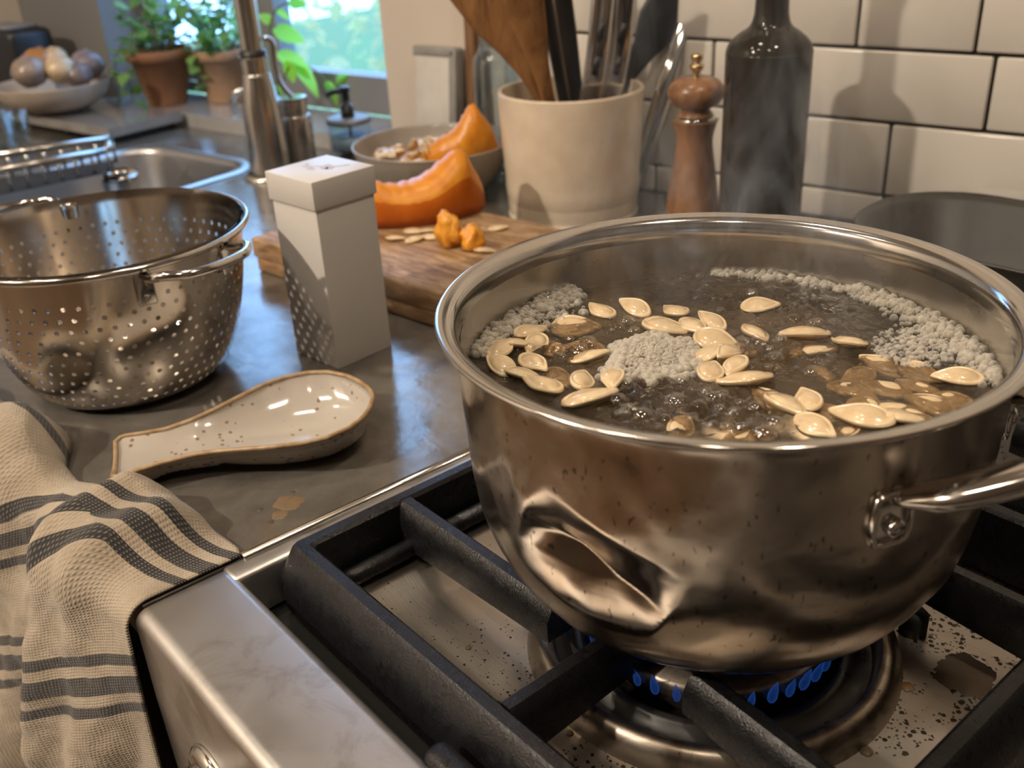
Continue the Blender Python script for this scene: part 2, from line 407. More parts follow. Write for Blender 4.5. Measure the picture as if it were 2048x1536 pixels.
# cooker: body with a rounded front panel, side strips, well and tray
M_hob = steel('brushed_hob_steel', (.68, .66, .64), .30, .44, (60, 1.5, 60), stain=((.40, .37, .33), 26))
M_hobside = steel('cooker_front_steel', (.40, .36, .32), .16, .3)
WX0, WX1, WY0, WY1 = -.1805, .53, -.177, .47
WZ = -.024
cooker = thing('gas_cooker', 'stainless steel gas cooker with black cast iron grates', 'cooker', (0, 0, 0))
def front_panel():
    # rounded front edge extruded along X
    prof = [(STY0+.006, -.40), (STY0, -.06)]
    rr = .008
    for k in range(9): a = PI+k/8*(-PI/2); prof.append((STY0+rr+rr*math.cos(a), -rr+rr*math.sin(a)+.0015))
    prof += [(WY0-.006, .0015), (WY0-.002, .0008), (WY0, -.002), (WY0+.002, -.010), (WY0+.003, WZ)]
    V, F = [], []; xs = [STX0, STX0+.004]+list(np.linspace(STX0+.01, STX1, 30))
    for i, x in enumerate(xs):
        for y, z in prof:
            dz = -.003 if i == 0 else 0; V.append((x, y, z+(dz if z > -.05 else 0)))
    n_ = len(prof)
    for i in range(len(xs)-1):
        for j in range(n_-1): F.append((i*n_+j, (i+1)*n_+j, (i+1)*n_+j+1, i*n_+j+1))
    F.append(tuple(range(n_)))
    return V, F
ob('oven_body', me('oven_body', *xf(rbox(STX1-STX0-.004, STY1-STY0-.03, .84, .004, 2), loc=((STX0+STX1)/2, (STY0+STY1)/2+.014, ZF))), M_hobside, cooker)
flatshade(ob('front_panel', me('front_panel', *front_panel()), M_hob, cooker), 50)
def strip(x0, x1, y0, y1, z):
    V, F = rbox(x1-x0, y1-y0, .03, .0025, 2); return xf((V, F), loc=((x0+x1)/2, (y0+y1)/2, z-.03))
ob('side_strip', me('side_strip', *strip(STX0, WX0, WY0-.004, STY1, .0018)), M_hob, cooker)
ob('raised_lip', me('raised_lip', *tube([(STX0+.001, -.168, .0022), (STX0+.001, STY1, .0022)], .0035, 10, (.7, 1.0))), M_chrome, cooker)
ob('rear_strip', me('rear_strip', *strip(WX0, STX1, WY1, STY1, .0015)), M_hob, cooker)
def tray_mat():
    m, t, b = nt('splattered_tray_steel'); b.inputs['Metallic'].default_value = .85
    v = coord(t)
    base = ramp(t, noi(t, v, 8, 5, .6), [(.3, (.40, .36, .31)), (.7, (.52, .48, .43))])
    # greasy smears
    base = mixc(t, ramp(t, noi(t, v, 13, 5, .6, 1.0), [(.55, 0), (.72, .5)]), base, (.26, .20, .14))
    # dark fat splatter, denser to the right of the burner
    sx = N(t, 'ShaderNodeSeparateXYZ'); t.links.new(v, sx.inputs[0])
    dens = ramp(t, math_(t, 'ADD', math_(t, 'MULTIPLY', sx.outputs[0], 2.2), .42), [(.15, .028), (.6, .085)])
    for sc, amt in ((420, .8), (230, .95), (120, .9)):
        vo = N(t, 'ShaderNodeTexVoronoi'); vo.inputs['Scale'].default_value = sc; vo.inputs['Randomness'].default_value = 1; t.links.new(v, vo.inputs['Vector'])
        wob = math_(t, 'MULTIPLY', math_(t, 'SUBTRACT', noi(t, v, 420, 2), .5), .35)
        d = math_(t, 'ADD', vo.outputs['Distance'], wob)
        sel = math_(t, 'GREATER_THAN', noi(t, v, 31 if sc > 200 else 17, 2), .46)
        hit = math_(t, 'MULTIPLY', math_(t, 'LESS_THAN', d, math_(t, 'MULTIPLY', dens, 3.4 if sc > 200 else 2.2)), sel)
        base = mixc(t, math_(t, 'MULTIPLY', hit, amt), base, (.035, .026, .018))
    t.links.new(base, b.inputs['Base Color'])
    t.links.new(ramp(t, noi(t, v, 16, 4), [(.3, .30), (.7, .5)]), b.inputs['Roughness'])
    vb = coord(t, (2, 60, 1), rot=(0, 0, .5)); bump(t, b, noi(t, vb, 20, 2), .1, .001); return m
M_tray = tray_mat()
def tray(x0, x1, y0, y1, ramp_w=.03, seg=10):
    # pressed tray: shallow sloping sides with rounded corners, flat floor
    def loop(g, z, rr, n=8):
        out = []; cx, cy = (x0+x1)/2, (y0+y1)/2; hx, hy = (x1-x0)/2-g, (y1-y0)/2-g
        for q, (sx, sy) in enumerate(((1, 1), (-1, 1), (-1, -1), (1, -1))):
            for k in range(n+1):
                a = q*PI/2+k/n*PI/2; out.append((cx+sx*(hx-rr)+rr*math.cos(a), cy+sy*(hy-rr)+rr*math.sin(a), z))
        return out
    L = [loop(0, WZ-.004, .004), loop(.004, WZ+.006, .010), loop(.012, WZ+.0065, .016), loop(.016, WZ+.005, .02), loop(.030, WZ-.004, .026), loop(.036, WZ-.005, .03)]
    V, F = [], []; m_ = len(L[0])
    for l in L: V += l
    for i in range(len(L)-1):
        for k in range(m_): k2 = (k+1) % m_; F.append((i*m_+k, i*m_+k2, (i+1)*m_+k2, (i+1)*m_+k))
    F.append(tuple(range((len(L)-1)*m_, len(L)*m_))); return V, F
floorV = [(STX0+.004, WY0-.003, WZ-.006), (STX1, WY0-.003, WZ-.006), (STX1, STY1, WZ-.006), (STX0+.004, STY1, WZ-.006)]
ob('well_floor', me('well_floor', floorV, [(0, 1, 2, 3)], False), M_rubber, cooker)
TR = [(-.158, .176, -.146, .166), (.180, .524, -.172, .166), (-.160, .176, .170, .468), (.180, .524, .170, .468)]
for a in TR: ob('drip_tray', me('drip_tray', *tray(*a)), M_tray, cooker)
# cooked-on stains (thin dried films with an edge of their own)
M_stain = mat('dried_brown_spill', (.105, .07, .04), .5, var=(.07, .045, .025), vscale=60)
M_stain3 = mat('rusty_worktop_stain', (.21, .13, .065), .35, var=(.15, .115, .08), vscale=140)
M_stain2 = mat('pale_brown_drip', (.22, .13, .06), .45, var=(.16, .09, .04), vscale=90)
def blob(r, seed, n=40, amp=.2, h=.0006):
    rnd = random.Random(seed); V = [(0, 0, h)]; F = []
    for ring, (f, z) in enumerate(((.85, h), (1.0, 0))):
        for k in range(n):
            a = 2*PI*k/n; q = r*f*(1+amp*fbm(math.cos(a)*1.3+seed, math.sin(a)*1.3, 0, 3)+amp*.35*fbm(math.cos(a)*7+seed, math.sin(a)*7, 1, 2)); V.append((q*math.cos(a), q*math.sin(a), z))
    for k in range(n):
        k2 = (k+1) % n; F.append((0, 1+k, 1+k2)); F.append((1+k, 1+n+k, 1+n+k2, 1+k2))
    return V, F
ZT = WZ-.005
for i, (x, y, r) in enumerate([(1930, 1350, .0145), (1756, 1345, .0036), (1814, 1374, .0034), (1122, 1427, .0022), (1140, 1467, .0018), (1419, 1524, .004), (1733, 1503, .003), (2032, 1210, .0025), (937, 1296, .0016)]):
    p = P(x, y, ZT); ob('dried_spill', me('dried_spill', *blob(r, i+3, 48, .28 if i == 0 else .12)), M_stain if i in (0, 1, 6) else M_stain2, cooker, (p.x, p.y, ZT+.0002))
WT = bpy.data.objects['worktop']
for i, (x, y, r) in enumerate([(578, 1006, .0085), (560, 1030, .005), (540, 1045, .0022), (520, 1020, .0018), (585, 985, .0016)]):
    p = P(x, y, 0); ob('dried_spill', me('dried_spill', *blob(r, i+23, 48, .30, .0003)), M_stain3 if i < 2 else M_stain, WT, (p.x, p.y, .0001))
# knob on the front face
kb = thing('control_knob', 'steel control knob on the cooker front, half out of frame', 'knob', (-.122, STY0, -.070)); kb.rotation_euler = (PI/2, 0, 0)
ob('bezel', me('bezel', *lathe([(.026, 0), (.026, .003), (.022, .006), (.0, .006)], 40)), M_chrome, kb)
ob('grip', me('grip', *lathe([(.0185, .004), (.0185, .022), (.017, .026), (.012, .0275), (0, .0275)], 40)), M_chrome, kb)
kb.parent = cooker; del kb['category']; del kb['label']

# burner under the pot
BX, BY = .004, -.004
M_burn = steel('burner_ring_steel', (.42, .36, .30), .24, .42, stain=((.10, .07, .045), 30), flecks=.8)
M_bdark = mat('burner_enamel', (.018, .016, .015), .35, rvar=(60, .25, .5))
burner = thing('burner', '', '', (BX, BY, ZT)); burner.parent = cooker; del burner['category']; del burner['label']
ob('burner_ring', me('burner_ring', *lathe(cr([(.0965, 0), (.0955, .004), (.0935, .009), (.0905, .0125), (.0870, .0132), (.0840, .0115), (.0825, .007), (.0815, .003)], 3), 96, cap=False)), M_burn, burner)
ob('burner_cup', me('burner_cup', *lathe([(.0818, .003), (.074, .0025), (.0715, .007), (.0685, .0085), (.066, .0075), (.064, .003), (.03, .003)], 72, cap=False)), M_bdark, burner)
bh = ob('burner_head', me('burner_head', *lathe([(.058, .004), (.061, .010), (.062, .019), (.060, .022), (.04, .024), (0, .024)], 64, cap=False)), M_burn, burner)
ob('burner_cap', me('burner_cap', *lathe([(.050, .023), (.052, .026), (.049, .0295), (.0, .031)], 56, cap=False)), M_bdark, burner)
m, t, b = nt('blue_flame'); t.nodes.remove(b)
em = N(t, 'ShaderNodeEmission'); em.inputs[0].default_value = (.05, .22, 1.0, 1); em.inputs[1].default_value = .16
tr = N(t, 'ShaderNodeBsdfTransparent'); mx = N(t, 'ShaderNodeMixShader'); lw = N(t, 'ShaderNodeLayerWeight'); lw.inputs[0].default_value = .45
t.links.new(math_(t, 'ADD', math_(t, 'MULTIPLY', math_(t, 'POWER', lw.outputs['Facing'], 1.5), .85), .12, True), mx.inputs[0]); t.links.new(tr.outputs[0], mx.inputs[1]); t.links.new(em.outputs[0], mx.inputs[2]); t.links.new(mx.outputs[0], t.nodes['Material Output'].inputs[0]); M_flame = m
flV, flF = lathe([(.0008, 0), (.0026, .002), (.0033, .005), (.0028, .009), (.0015, .013), (.0002, .0165)], 10)
flm = me('flame', flV, flF); flm.materials.append(M_flame)
for k in range(44):
    a = 2*PI*k/44+random.uniform(-.02, .02)
    o = ob('flame', flm, None, burner, (.063*math.cos(a), .063*math.sin(a), .0135)); o.rotation_euler = (0, math.radians(16), a); s = random.uniform(.65, 1.0); o.scale = (s*.75, s*.75, s*1.1)
ig = P(1825, 1262, ZT); o = ob('spark_igniter', me('spark_igniter', *lathe([(.0075, 0), (.0075, .011), (.005, .014), (0, .014)], 8)), M_rubber, cooker, (ig.x, ig.y, ZT))
ob('thermocouple', me('thermocouple', *tube(smooth_path([(-.083, -.052, ZT), (-.083, -.052, ZT+.012), (-.080, -.050, ZT+.022), (-.076, -.047, ZT+.026)], 5), [.0052]*16, 12)), M_burn, cooker)

# cast iron grates (lift off)
ZG = .017
def bar(p0, p1, w=.018, h=.030, top=.007, z=ZG, taper=(1, 1)):
    # chamfered hexagonal bar, p0 -> p1 horizontal
    p0, p1 = Vector(p0), Vector(p1); d = (p1-p0).normalized(); sd = Vector((-d.y, d.x, 0)); V, F = [], []
    prof = [(-w/2, -h), (-w/2, -h*.42), (-top/2-.001, -.0018), (-top/2+.001, 0), (top/2-.001, 0), (top/2+.001, -.0018), (w/2, -h*.42), (w/2, -h)]
    for p, k_ in ((p0, taper[0]), (p1, taper[1])):
        for x, zz in prof: V.append(p+sd*x+Vector((0, 0, z+zz*k_)))
    n_ = len(prof)
    for i in range(n_): j = (i+1) % n_; F.append((i, j, n_+j, n_+i))
    F.append(tuple(range(n_))[::-1]); F.append(tuple(range(n_, 2*n_))); return V, F
def frame_ring(x0, x1, y0, y1, w=.022, h=.038, rc=.014):
    # rounded-rectangle frame swept with an outward chamfer profile
    n = 6; V, F = [], []
    prof = [(0, -h), (0, -h*.50), (.0085, -.002), (.0105, 0), (.0165, 0), (.0185, -.002), (w-.001, -h*.4), (w-.001, -h)]
    for g, zz in prof:
        rr = max(rc-g, .003)
        cx, cy = (x0+x1)/2, (y0+y1)/2; hx, hy = (x1-x0)/2-g, (y1-y0)/2-g
        for q, (sx, sy) in enumerate(((1, 1), (-1, 1), (-1, -1), (1, -1))):
            for k in range(n+1):
                a = q*PI/2+k/n*PI/2; V.append((cx+sx*(hx-rr)+rr*math.cos(a), cy+sy*(hy-rr)+rr*math.sin(a), ZG+zz))
    m_ = 4*(n+1); L = len(prof)
    for i in range(L):
        j = (i+1) % L
        for k in range(m_): k2 = (k+1) % m_; F.append((i*m_+k, i*m_+k2, j*m_+k2, j*m_+k))
    return V, F
def grate(label, x0, x1, y0, y1, fingers, loc_name='pan_grate'):
    g = thing(loc_name, label, 'grate', (0, 0, 0), 0, 'cast iron pan grates')
    flatshade(ob('grate_frame', me('grate_frame', *frame_ring(x0, x1, y0, y1)), M_castiron, g), 30)
    for a, b_ in fingers: flatshade(ob('finger', me('finger', *bar((a[0], a[1], 0), (b_[0], b_[1], 0), .0165, .024, .0075, taper=(1.15, .85))), M_castiron, g), 30)
    for sx, sy in ((x0+.011, y0+.011), (x1-.011, y0+.011), (x0+.011, y1-.011), (x1-.011, y1-.011)):
        ob('foot', me('foot', *xf(lathe([(.007, 0), (.0095, .02)], 12), loc=(sx, sy, WZ+.0068-.011))), M_rubber, g)
    return g
GX0, GX1, GY0, GY1 = -.1785, .157, -.160, .161
grate('black cast iron grate under the boiling pot', GX0, GX1, GY0, GY1,
      [((GX0+.018, -.079), (-.030, -.079)), ((.004, GY0+.018), (.004, -.040)), ((GX1-.018, -.073), (.046, -.066)), ((GX1-.018, .082), (.052, .082)), ((.004, GY1-.018), (.004, .040)), ((GX0+.018, .079), (-.030, .079))])
grate('black cast iron grate at the right edge of the photo', .186, .50, GY0, GY1, [((.204, -.079), (.31, -.079)), ((.204, .079), (.31, .079)), ((.343, -.145), (.343, -.04))])
grate('black cast iron grate under the roasting pan', GX0, GX1, .172, .462, [((GX0+.018, .25), (-.03, .25)), ((GX1-.018, .25), (.04, .25)), ((GX0+.018, .39), (-.03, .39)), ((GX1-.018, .39), (.04, .39))])
grate('black cast iron grate at the rear right burner', .186, .50, .172, .462, [((.204, .25), (.31, .25)), ((.204, .39), (.31, .39))])
# rounded lower rail inside the well, along the left side of the tray
ob('tray_rail', me('tray_rail', *tube([(-.152, -.130, -.010), (-.150, -.122, -.0085), (-.150, -.076, -.0085), (-.152, -.068, -.012)], .0055, 12)), M_castiron, cooker)
ob('tray_rail', me('tray_rail', *tube([(-.150, -.060, -.0085), (-.150, .06, -.0085)], .0055, 12)), M_castiron, cooker)
ob('burner_valve_cover', me('burner_valve_cover', *xf(rbox(.11, .014, .02, .006, 4), loc=(-.012+.055, -.1715, -.014))), M_castiron, cooker)
#POT
# ------------------------------------------------------------------ the pot
ZR = .162; ZP = ZG+.0002; PH = ZR-ZP
M_pot = steel('pot_steel', (.50, .435, .37), .16, .28, flecks=.65, fleck_scale=330, stain=((.32, .23, .15), 11), bmpv=(34, .10, .003), fthr=.66)
M_potin = steel('pot_inner_steel', (.60, .56, .51), .20, .34, (1, 1, 50))
_t = M_pot.node_tree; _b = _t.nodes['Principled BSDF']; _b.inputs['Anisotropic'].default_value = .88
_tg = N(_t, 'ShaderNodeTangent', direction_type='RADIAL', axis='Z'); _t.links.new(_tg.outputs[0], _b.inputs['Tangent'])
pot = thing('cooking_pot', 'dented stainless steel pot of boiling water on the lit burner', 'pot', (0, 0, ZP))
outp = [(.0, 0), (.045, 0), (.064, .0), (.076, .0018), (.087, .0065), (.0975, .0150), (.106, .0265), (.1125, .040), (.1165, .055), (.1190, .075), (.1203, .095), (.1210, .115), (.1215, .132), (.1222, .1375)]
outp = cr(outp, 6)
def dent(v):
    # two folded facets pressed into the lower wall
    x, y, z = v; a = math.atan2(y, x); r = math.hypot(x, y)
    if r < .06: return v
    u = (a-DA)*.115; w = z-DZ
    # rotate into dent axes
    c, s = math.cos(DR), math.sin(DR); p, q = c*u+s*w, -s*u+c*w
    wp = max(0., 1-(p/.034)**2); lin = 1-q/.022 if q > 0 else 1+q/.032
    d = .0078*wp**.8*max(0., lin)**1.15
    d += .0020*max(0., 1-abs(q-.35*p-.004)/.012)*max(0., 1-((p+.012)/.022)**2)
    p3, q3 = p+.036, q-.004; d -= .0022*math.exp(-(p3/.008)**2-(q3/.018)**2)
    p4, q4 = p-.034, q+.006; d -= .0012*math.exp(-(p4/.008)**2-(q4/.02)**2)
    d += .0006*fbm(a*6, z*40, 0, 2)
    f = (r-d)/r; return (x*f, y*f, z)
_dp = P(1195, 1135, .075); 
def pot_hit(x, y, rad=.117):
    d = ray(x, y); A = d[0]**2+d[1]**2; B = 2*(CAM[0]*d[0]+CAM[1]*d[1]); C_ = CAM[0]**2+CAM[1]**2-rad*rad
    k = (-B-math.sqrt(B*B-4*A*C_))/(2*A); return Vector(CAM+k*d)
hd = pot_hit(1190, 1125, .114); DA = math.atan2(hd.y, hd.x); DZ = hd.z-ZP; DR = math.radians(-24)
# outer wall, finer around the dent
angs = []
for k in range(150): angs.append(DA-PI+2*PI*k/150)
angs = [a for a in angs if abs(a-DA) > .5]+[DA-.5+k/90 for k in range(91)]
angs.sort()
zz = []
V, F = [], []
dense = []
for i in range(len(outp)-1):
    (r0, z0), (r1, z1) = outp[i], outp[i+1]; dense.append((r0, z0))
    L = math.hypot(r1-r0, z1-z0)
    if .004 < z0 < .10:
        n_ = max(1, int(L/.0009))
        for k in range(1, n_): f = k/n_; dense.append((r0+(r1-r0)*f, z0+(z1-z0)*f))
dense.append(outp[-1]); dense = dense[1:]
na = len(angs)
for r, z in dense:
    for a in angs: V.append(dent((r*math.cos(a), r*math.sin(a), z)))
for i in range(len(dense)-1):
    for k in range(na): k2 = (k+1) % na; F.append((i*na+k, i*na+k2, (i+1)*na+k2, (i+1)*na+k))
F.append(tuple(range(na))[::-1])
ob('pot_wall', me('pot_wall', V, F), M_pot, pot)
PT = PH
rim = cr([(.1222, PT-.0075), (.1245, PT-.0048), (.1285, PT-.0032), (.1303, PT-.0018), (.1302, PT-.0004), (.1290, PT), (.1265, PT-.0002), (.1235, PT-.0012), (.1212, PT-.0035), (.1201, PT-.0075), (.1198, PT-.012)], 3)
ob('rolled_rim', me('rolled_rim', *lathe(rim, 220, cap=False)), M_chrome, pot)
inn = cr([(.1198, PT-.012), (.1195, .11), (.1188, .09), (.1172, .065), (.113, .044), (.104, .026), (.09, .011), (.07, .0042), (.04, .003), (.0, .003)], 4)
dn_ = []
for i in range(len(inn)-1):
    (r0, z0), (r1, z1) = inn[i], inn[i+1]; dn_.append((r0, z0)); n_ = max(1, int(math.hypot(r1-r0, z1-z0)/.0018)) if z0 > .012 else 1
    for k in range(1, n_): f = k/n_; dn_.append((r0+(r1-r0)*f, z0+(z1-z0)*f))
dn_.append((.001, .003)); V, F = [], []
for r, z in dn_:
    for a in angs: V.append(dent((r*math.cos(a), r*math.sin(a), z)))
for i in range(len(dn_)-1):
    for k in range(na): k2 = (k+1) % na; F.append((i*na+k, i*na+k2, (i+1)*na+k2, (i+1)*na+k))
ob('inner_wall', me('inner_wall', V, F), M_potin, pot)
# loop handle with riveted brackets
def on_pot(x, y, rad): h = pot_hit(x, y, rad); return h
b1 = on_pot(1775, 1030, .1195); a1 = math.atan2(b1.y, b1.x)
a2 = a1+math.radians(52)
zb = b1.z-ZP
hdl = ob('loop_handle', None, None, pot)
def cyl(a, r, z): return Vector((r*math.cos(a), r*math.sin(a), z))
am = (a1+a2)/2
mid = Vector((math.cos(am), math.sin(am), 0)); side = Vector((-math.sin(am), math.cos(am), 0))
pth = smooth_path([cyl(a1+.02, .1205, zb+.008), cyl(a1+.05, .127, zb+.011), cyl(a1+.12, .139, zb+.017), cyl(a1+.26, .160, zb+.031), mid*.172+Vector((0, 0, zb+.038))-side*.012,
                   mid*.172+Vector((0, 0, zb+.038))+side*.012, cyl(a2-.26, .160, zb+.031), cyl(a2-.12, .139, zb+.017), cyl(a2-.05, .127, zb+.011), cyl(a2-.02, .1205, zb+.008)], 6)
rads = [.0042+.0034*sstep(0, 1, min(i, len(pth)-1-i)/12) for i in range(len(pth))]
COL.objects.unlink(hdl); bpy.data.objects.remove(hdl)
hdl = ob('loop_handle', me('loop_handle', *tube(pth, rads, 14, (.75, 1.25))), M_chrome, pot)
for a in (a1, a2):
    R_ = Matrix.Rotation(a, 3, 'Z')@Matrix.Rotation(PI/2, 3, 'Y')   # local z -> outward
    def T(VF): return xf(VF, R_@Matrix.Diagonal((.66, .66, .9)), cyl(a, .1188, zb))
    plate = rbox(.033, .025, .0038, .0019, 3)
    pts_ = []
    o = ob('handle_bracket', me('handle_bracket', *T(plate)), M_chrome, pot)
    rim_ = tube([(-.0150, -.011, .0034), (-.0165, -.006, .0034), (-.0165, .006, .0034), (-.0150, .011, .0034), (-.006, .0125, .0034), (.008, .0125, .0034), (.0150, .010, .0034), (.0165, .005, .0034), (.0165, -.005, .0034), (.0150, -.010, .0034), (.008, -.0125, .0034), (-.006, -.0125, .0034)], .0021, 8, closed=True)
    ob('flange', me('flange', *T(rim_)), M_chrome, o)
    ob('rivet', me('rivet', *T(xf(lathe([(.0058, .003), (.0058, .0072), (.0048, .0082), (0, .0084)], 28), loc=(.004, 0, 0)))), M_chrome, o)
# water
ZW = .1285
M_water, t, b = nt('starchy_water'); t.nodes.remove(b)
v = coord(t)
trn = N(t, 'ShaderNodeBsdfTransparent'); trn.inputs[0].default_value = (.90, .80, .66, 1)
gls = N(t, 'ShaderNodeBsdfGlossy'); gls.inputs['Roughness'].default_value = .03
dfs = N(t, 'ShaderNodeBsdfDiffuse'); t.links.new(ramp(t, noi(t, v, 24, 3), [(.35, (.05, .042, .034)), (.7, (.20, .16, .115))]), dfs.inputs[0])
fr = N(t, 'ShaderNodeFresnel'); fr.inputs[0].default_value = 1.36
mx0 = N(t, 'ShaderNodeMixShader'); t.links.new(ramp(t, noi(t, v, 18, 3), [(.3, .10), (.7, .34)]), mx0.inputs[0])
mx1 = N(t, 'ShaderNodeMixShader'); t.links.new(trn.outputs[0], mx0.inputs[1]); t.links.new(dfs.outputs[0], mx0.inputs[2])
t.links.new(math_(t, 'MULTIPLY', fr.outputs[0], 1.3, True), mx1.inputs[0]); t.links.new(mx0.outputs[0], mx1.inputs[1]); t.links.new(gls.outputs[0], mx1.inputs[2])
nb = bump(t, None, noi(t, v, 110, 4, .62, .8), .7, .004)
t.links.new(nb, gls.inputs['Normal']); t.links.new(nb, fr.inputs['Normal']); t.links.new(mx1.outputs[0], t.nodes['Material Output'].inputs[0])
boil = [(1250, 800, .016), (1330, 790, .014), (1420, 830, .018), (1150, 705, .012), (1245, 655, .011), (1480, 845, .014), (1560, 720, .018), (1450, 600, .016), (1590, 640, .016), (1350, 560, .02), (1110, 700, .012), (1300, 850, .012), (1600, 590, .018), (1530, 690, .013)]
boilw = [(P(x, y, ZW), r) for x, y, r in boil]
def wh(x, y):
    h = .0011*fbm(x*38, y*38, 3.1, 3)
    act = 0
    for p, r in boilw:
        d = math.hypot(x-p.x, y-p.y); act += math.exp(-(d/(r*1.3))**2)
    act = min(act, 1.3)
    h += act*(.0036*(1-abs(fbm(x*95, y*95, 1.7, 3)))+.0026*fbm(x*190, y*190, 5, 2)-.0018)
    return h
nr, na_ = 120, 260; V = [(0, 0, wh(0, 0))]; F = []
RW = .1192
for i in range(1, nr+1):
    r = RW*i/nr
    for k in range(na_): a = 2*PI*k/na_; x, y = r*math.cos(a), r*math.sin(a); V.append((x, y, wh(x, y)*(1 if i < nr-2 else .4)))
for k in range(na_): F.append((0, 1+k, 1+(k+1) % na_))
for i in range(nr-1):
    for k in range(na_): k2 = (k+1) % na_; a = 1+i*na_; F.append((a+k, a+na_+k, a+na_+k2, a+k2))
tag(ob('boiling_water', me('boiling_water', V, F), M_water, None, (0, 0, ZW)), 'cloudy brown boiling water filling the steel pot', 'water', None, 'stuff')
# bubbles: clear domes where it boils
M_bub = glass_mat('clear_bubble', (.95, .92, .87), None, .015, .10)
m, t, b = nt('white_foam'); t.nodes.remove(b)
trn = N(t, 'ShaderNodeBsdfTransparent'); trn.inputs[0].default_value = (.98, .96, .93, 1); gls = N(t, 'ShaderNodeBsdfGlossy'); gls.inputs['Roughness'].default_value = .05
df0 = N(t, 'ShaderNodeBsdfDiffuse'); df0.inputs[0].default_value = (1, .96, .88, 1); df1 = N(t, 'ShaderNodeBsdfTranslucent'); df1.inputs[0].default_value = (1, .96, .88, 1); dfs = N(t, 'ShaderNodeMixShader'); dfs.inputs[0].default_value = .5; t.links.new(df0.outputs[0], dfs.inputs[1]); t.links.new(df1.outputs[0], dfs.inputs[2]); fr = N(t, 'ShaderNodeLayerWeight'); fr.inputs[0].default_value = .5
m0 = N(t, 'ShaderNodeMixShader'); t.links.new(math_(t, 'ADD', math_(t, 'MULTIPLY', math_(t, 'POWER', fr.outputs['Facing'], 1.6), .62), .28, True), m0.inputs[0]); t.links.new(trn.outputs[0], m0.inputs[1]); t.links.new(dfs.outputs[0], m0.inputs[2])
m1 = N(t, 'ShaderNodeMixShader'); t.links.new(schlick(t, .03), m1.inputs[0]); t.links.new(m0.outputs[0], m1.inputs[1]); t.links.new(gls.outputs[0], m1.inputs[2])
t.links.new(m1.outputs[0], t.nodes['Material Output'].inputs[0]); M_foam = m
def sph(nu=10, nv=5):
    V = [(0, 0, 1)]; F = []
    for j in range(1, nv+1):
        ph = PI*.62*j/nv
        for k in range(nu): a = 2*PI*k/nu; V.append((math.sin(ph)*math.cos(a), math.sin(ph)*math.sin(a), math.cos(ph)))
    for k in range(nu): F.append((0, 1+k, 1+(k+1) % nu))
    for j in range(nv-1):
        for k in range(nu): k2 = (k+1) % nu; a = 1+j*nu; F.append((a+k, a+nu+k, a+nu+k2, a+k2))
    return V, F
S1 = sph(14, 6); S2 = sph(8, 4)
parts = []
rnd = random.Random(5)
for p, r in boilw:
    for q in range(9):
        a = rnd.uniform(0, 2*PI); d = r*1.1*math.sqrt(rnd.random()); x, y = p.x+d*math.cos(a), p.y+d*math.sin(a)
        if math.hypot(x, y) > .114: continue
        br = rnd.choice((.0012, .0018, .0024, .0032, .0045)); parts.append(xf(S1, Matrix.Diagonal((br, br, br*.8)), (x, y, ZW+wh(x, y)-br*.1)))
for x_, y_, br in ((1352, 805, .0062), (1400, 812, .0046), (1285, 832, .0058), (1530, 868, .0058), (1250, 822, .005), (1330, 838, .004), (1238, 655, .004), (1440, 818, .004)):
    p = P(x_, y_, ZW); parts.append(xf(S1, Matrix.Diagonal((br, br, br*.85)), (p.x, p.y, ZW-.001)))
tag(ob('boiling_bubbles', me('boiling_bubbles', *join(*parts)), M_bub), 'clear bubbles breaking the boiling water surface in the pot', 'bubbles', None, 'stuff')
def foam(name, label, spots):
    parts = []
    for x, y, z, br in spots: parts.append(xf(S2, Matrix.Diagonal((br, br, br)), (x, y, z)))
    return tag(ob(name, me(name, *join(*parts)), M_foam), label, 'foam', 'foam in the pot', 'stuff')
sp = []; c = P(1305, 722, ZW); ux = (P(1400, 715, ZW)-c); uy = (P(1310, 775, ZW)-c)
for i in range(2600):
    a = rnd.uniform(0, 2*PI); d = rnd.random()**.55
    edge = 1+.35*fbm(math.cos(a)*1.6, math.sin(a)*1.6, 7, 2)
    p = c+ux*(d*edge*math.cos(a)*1.0)+uy*(d*edge*math.sin(a)*1.05); br = rnd.choice((.0005, .0006, .0007, .0009, .0011, .0021 if d > .6 else .0008))
    h = .0055*max(0, 1-d)**.8*rnd.uniform(.7, 1); sp.append((p.x, p.y, ZW+h+.0002, br))
foam('foam_patch', 'white foam mound floating mid-pot among the seeds', sp)
def arc(a0, a1, n, wid, hgt, seed, small=1.):
    out = []; r_ = random.Random(seed)
    for i in range(n):
        f = r_.random(); a = a0+(a1-a0)*f; w_ = wid*(.4+.6*math.sin(PI*f))*(1+.5*fbm(f*7, seed, 0, 2)); d = abs(r_.gauss(0, .45))*w_
        r = RW-.0008-d
        if r < .03: continue
        br = r_.choice((.0005, .0006, .0008, .0010, .0013, .0022))*small
        out.append((r*math.cos(a), r*math.sin(a), ZW+hgt*max(0, 1-d/(w_+1e-6))*r_.random()+.0002, br))
    return out
def ang(x, y): p = P(x, y, ZW); return math.atan2(p.y, p.x)
aL0, aL1 = ang(952, 715), ang(1160, 590)
aB0, aB1 = ang(1400, 545), ang(1720, 580); aR1 = ang(1985, 775)
def unw(a, ref): 
    while a-ref > PI: a -= 2*PI
    while a-ref < -PI: a += 2*PI
    return a
aL1 = unw(aL1, aL0); aB1 = unw(aB1, aB0); aR1 = unw(aR1, aB1)
foam('foam_edge', 'frothy foam clinging to the left inner wall of the pot', arc(aL0, aL1, 900, .020, .005, 3)+arc(aL0+(aL1-aL0)*.4, aL1, 300, .03, .002, 9))
foam('foam_edge', 'thin line of froth along the far inner wall of the pot', arc(aB0-.05, aB1, 420, .006, .003, 4))
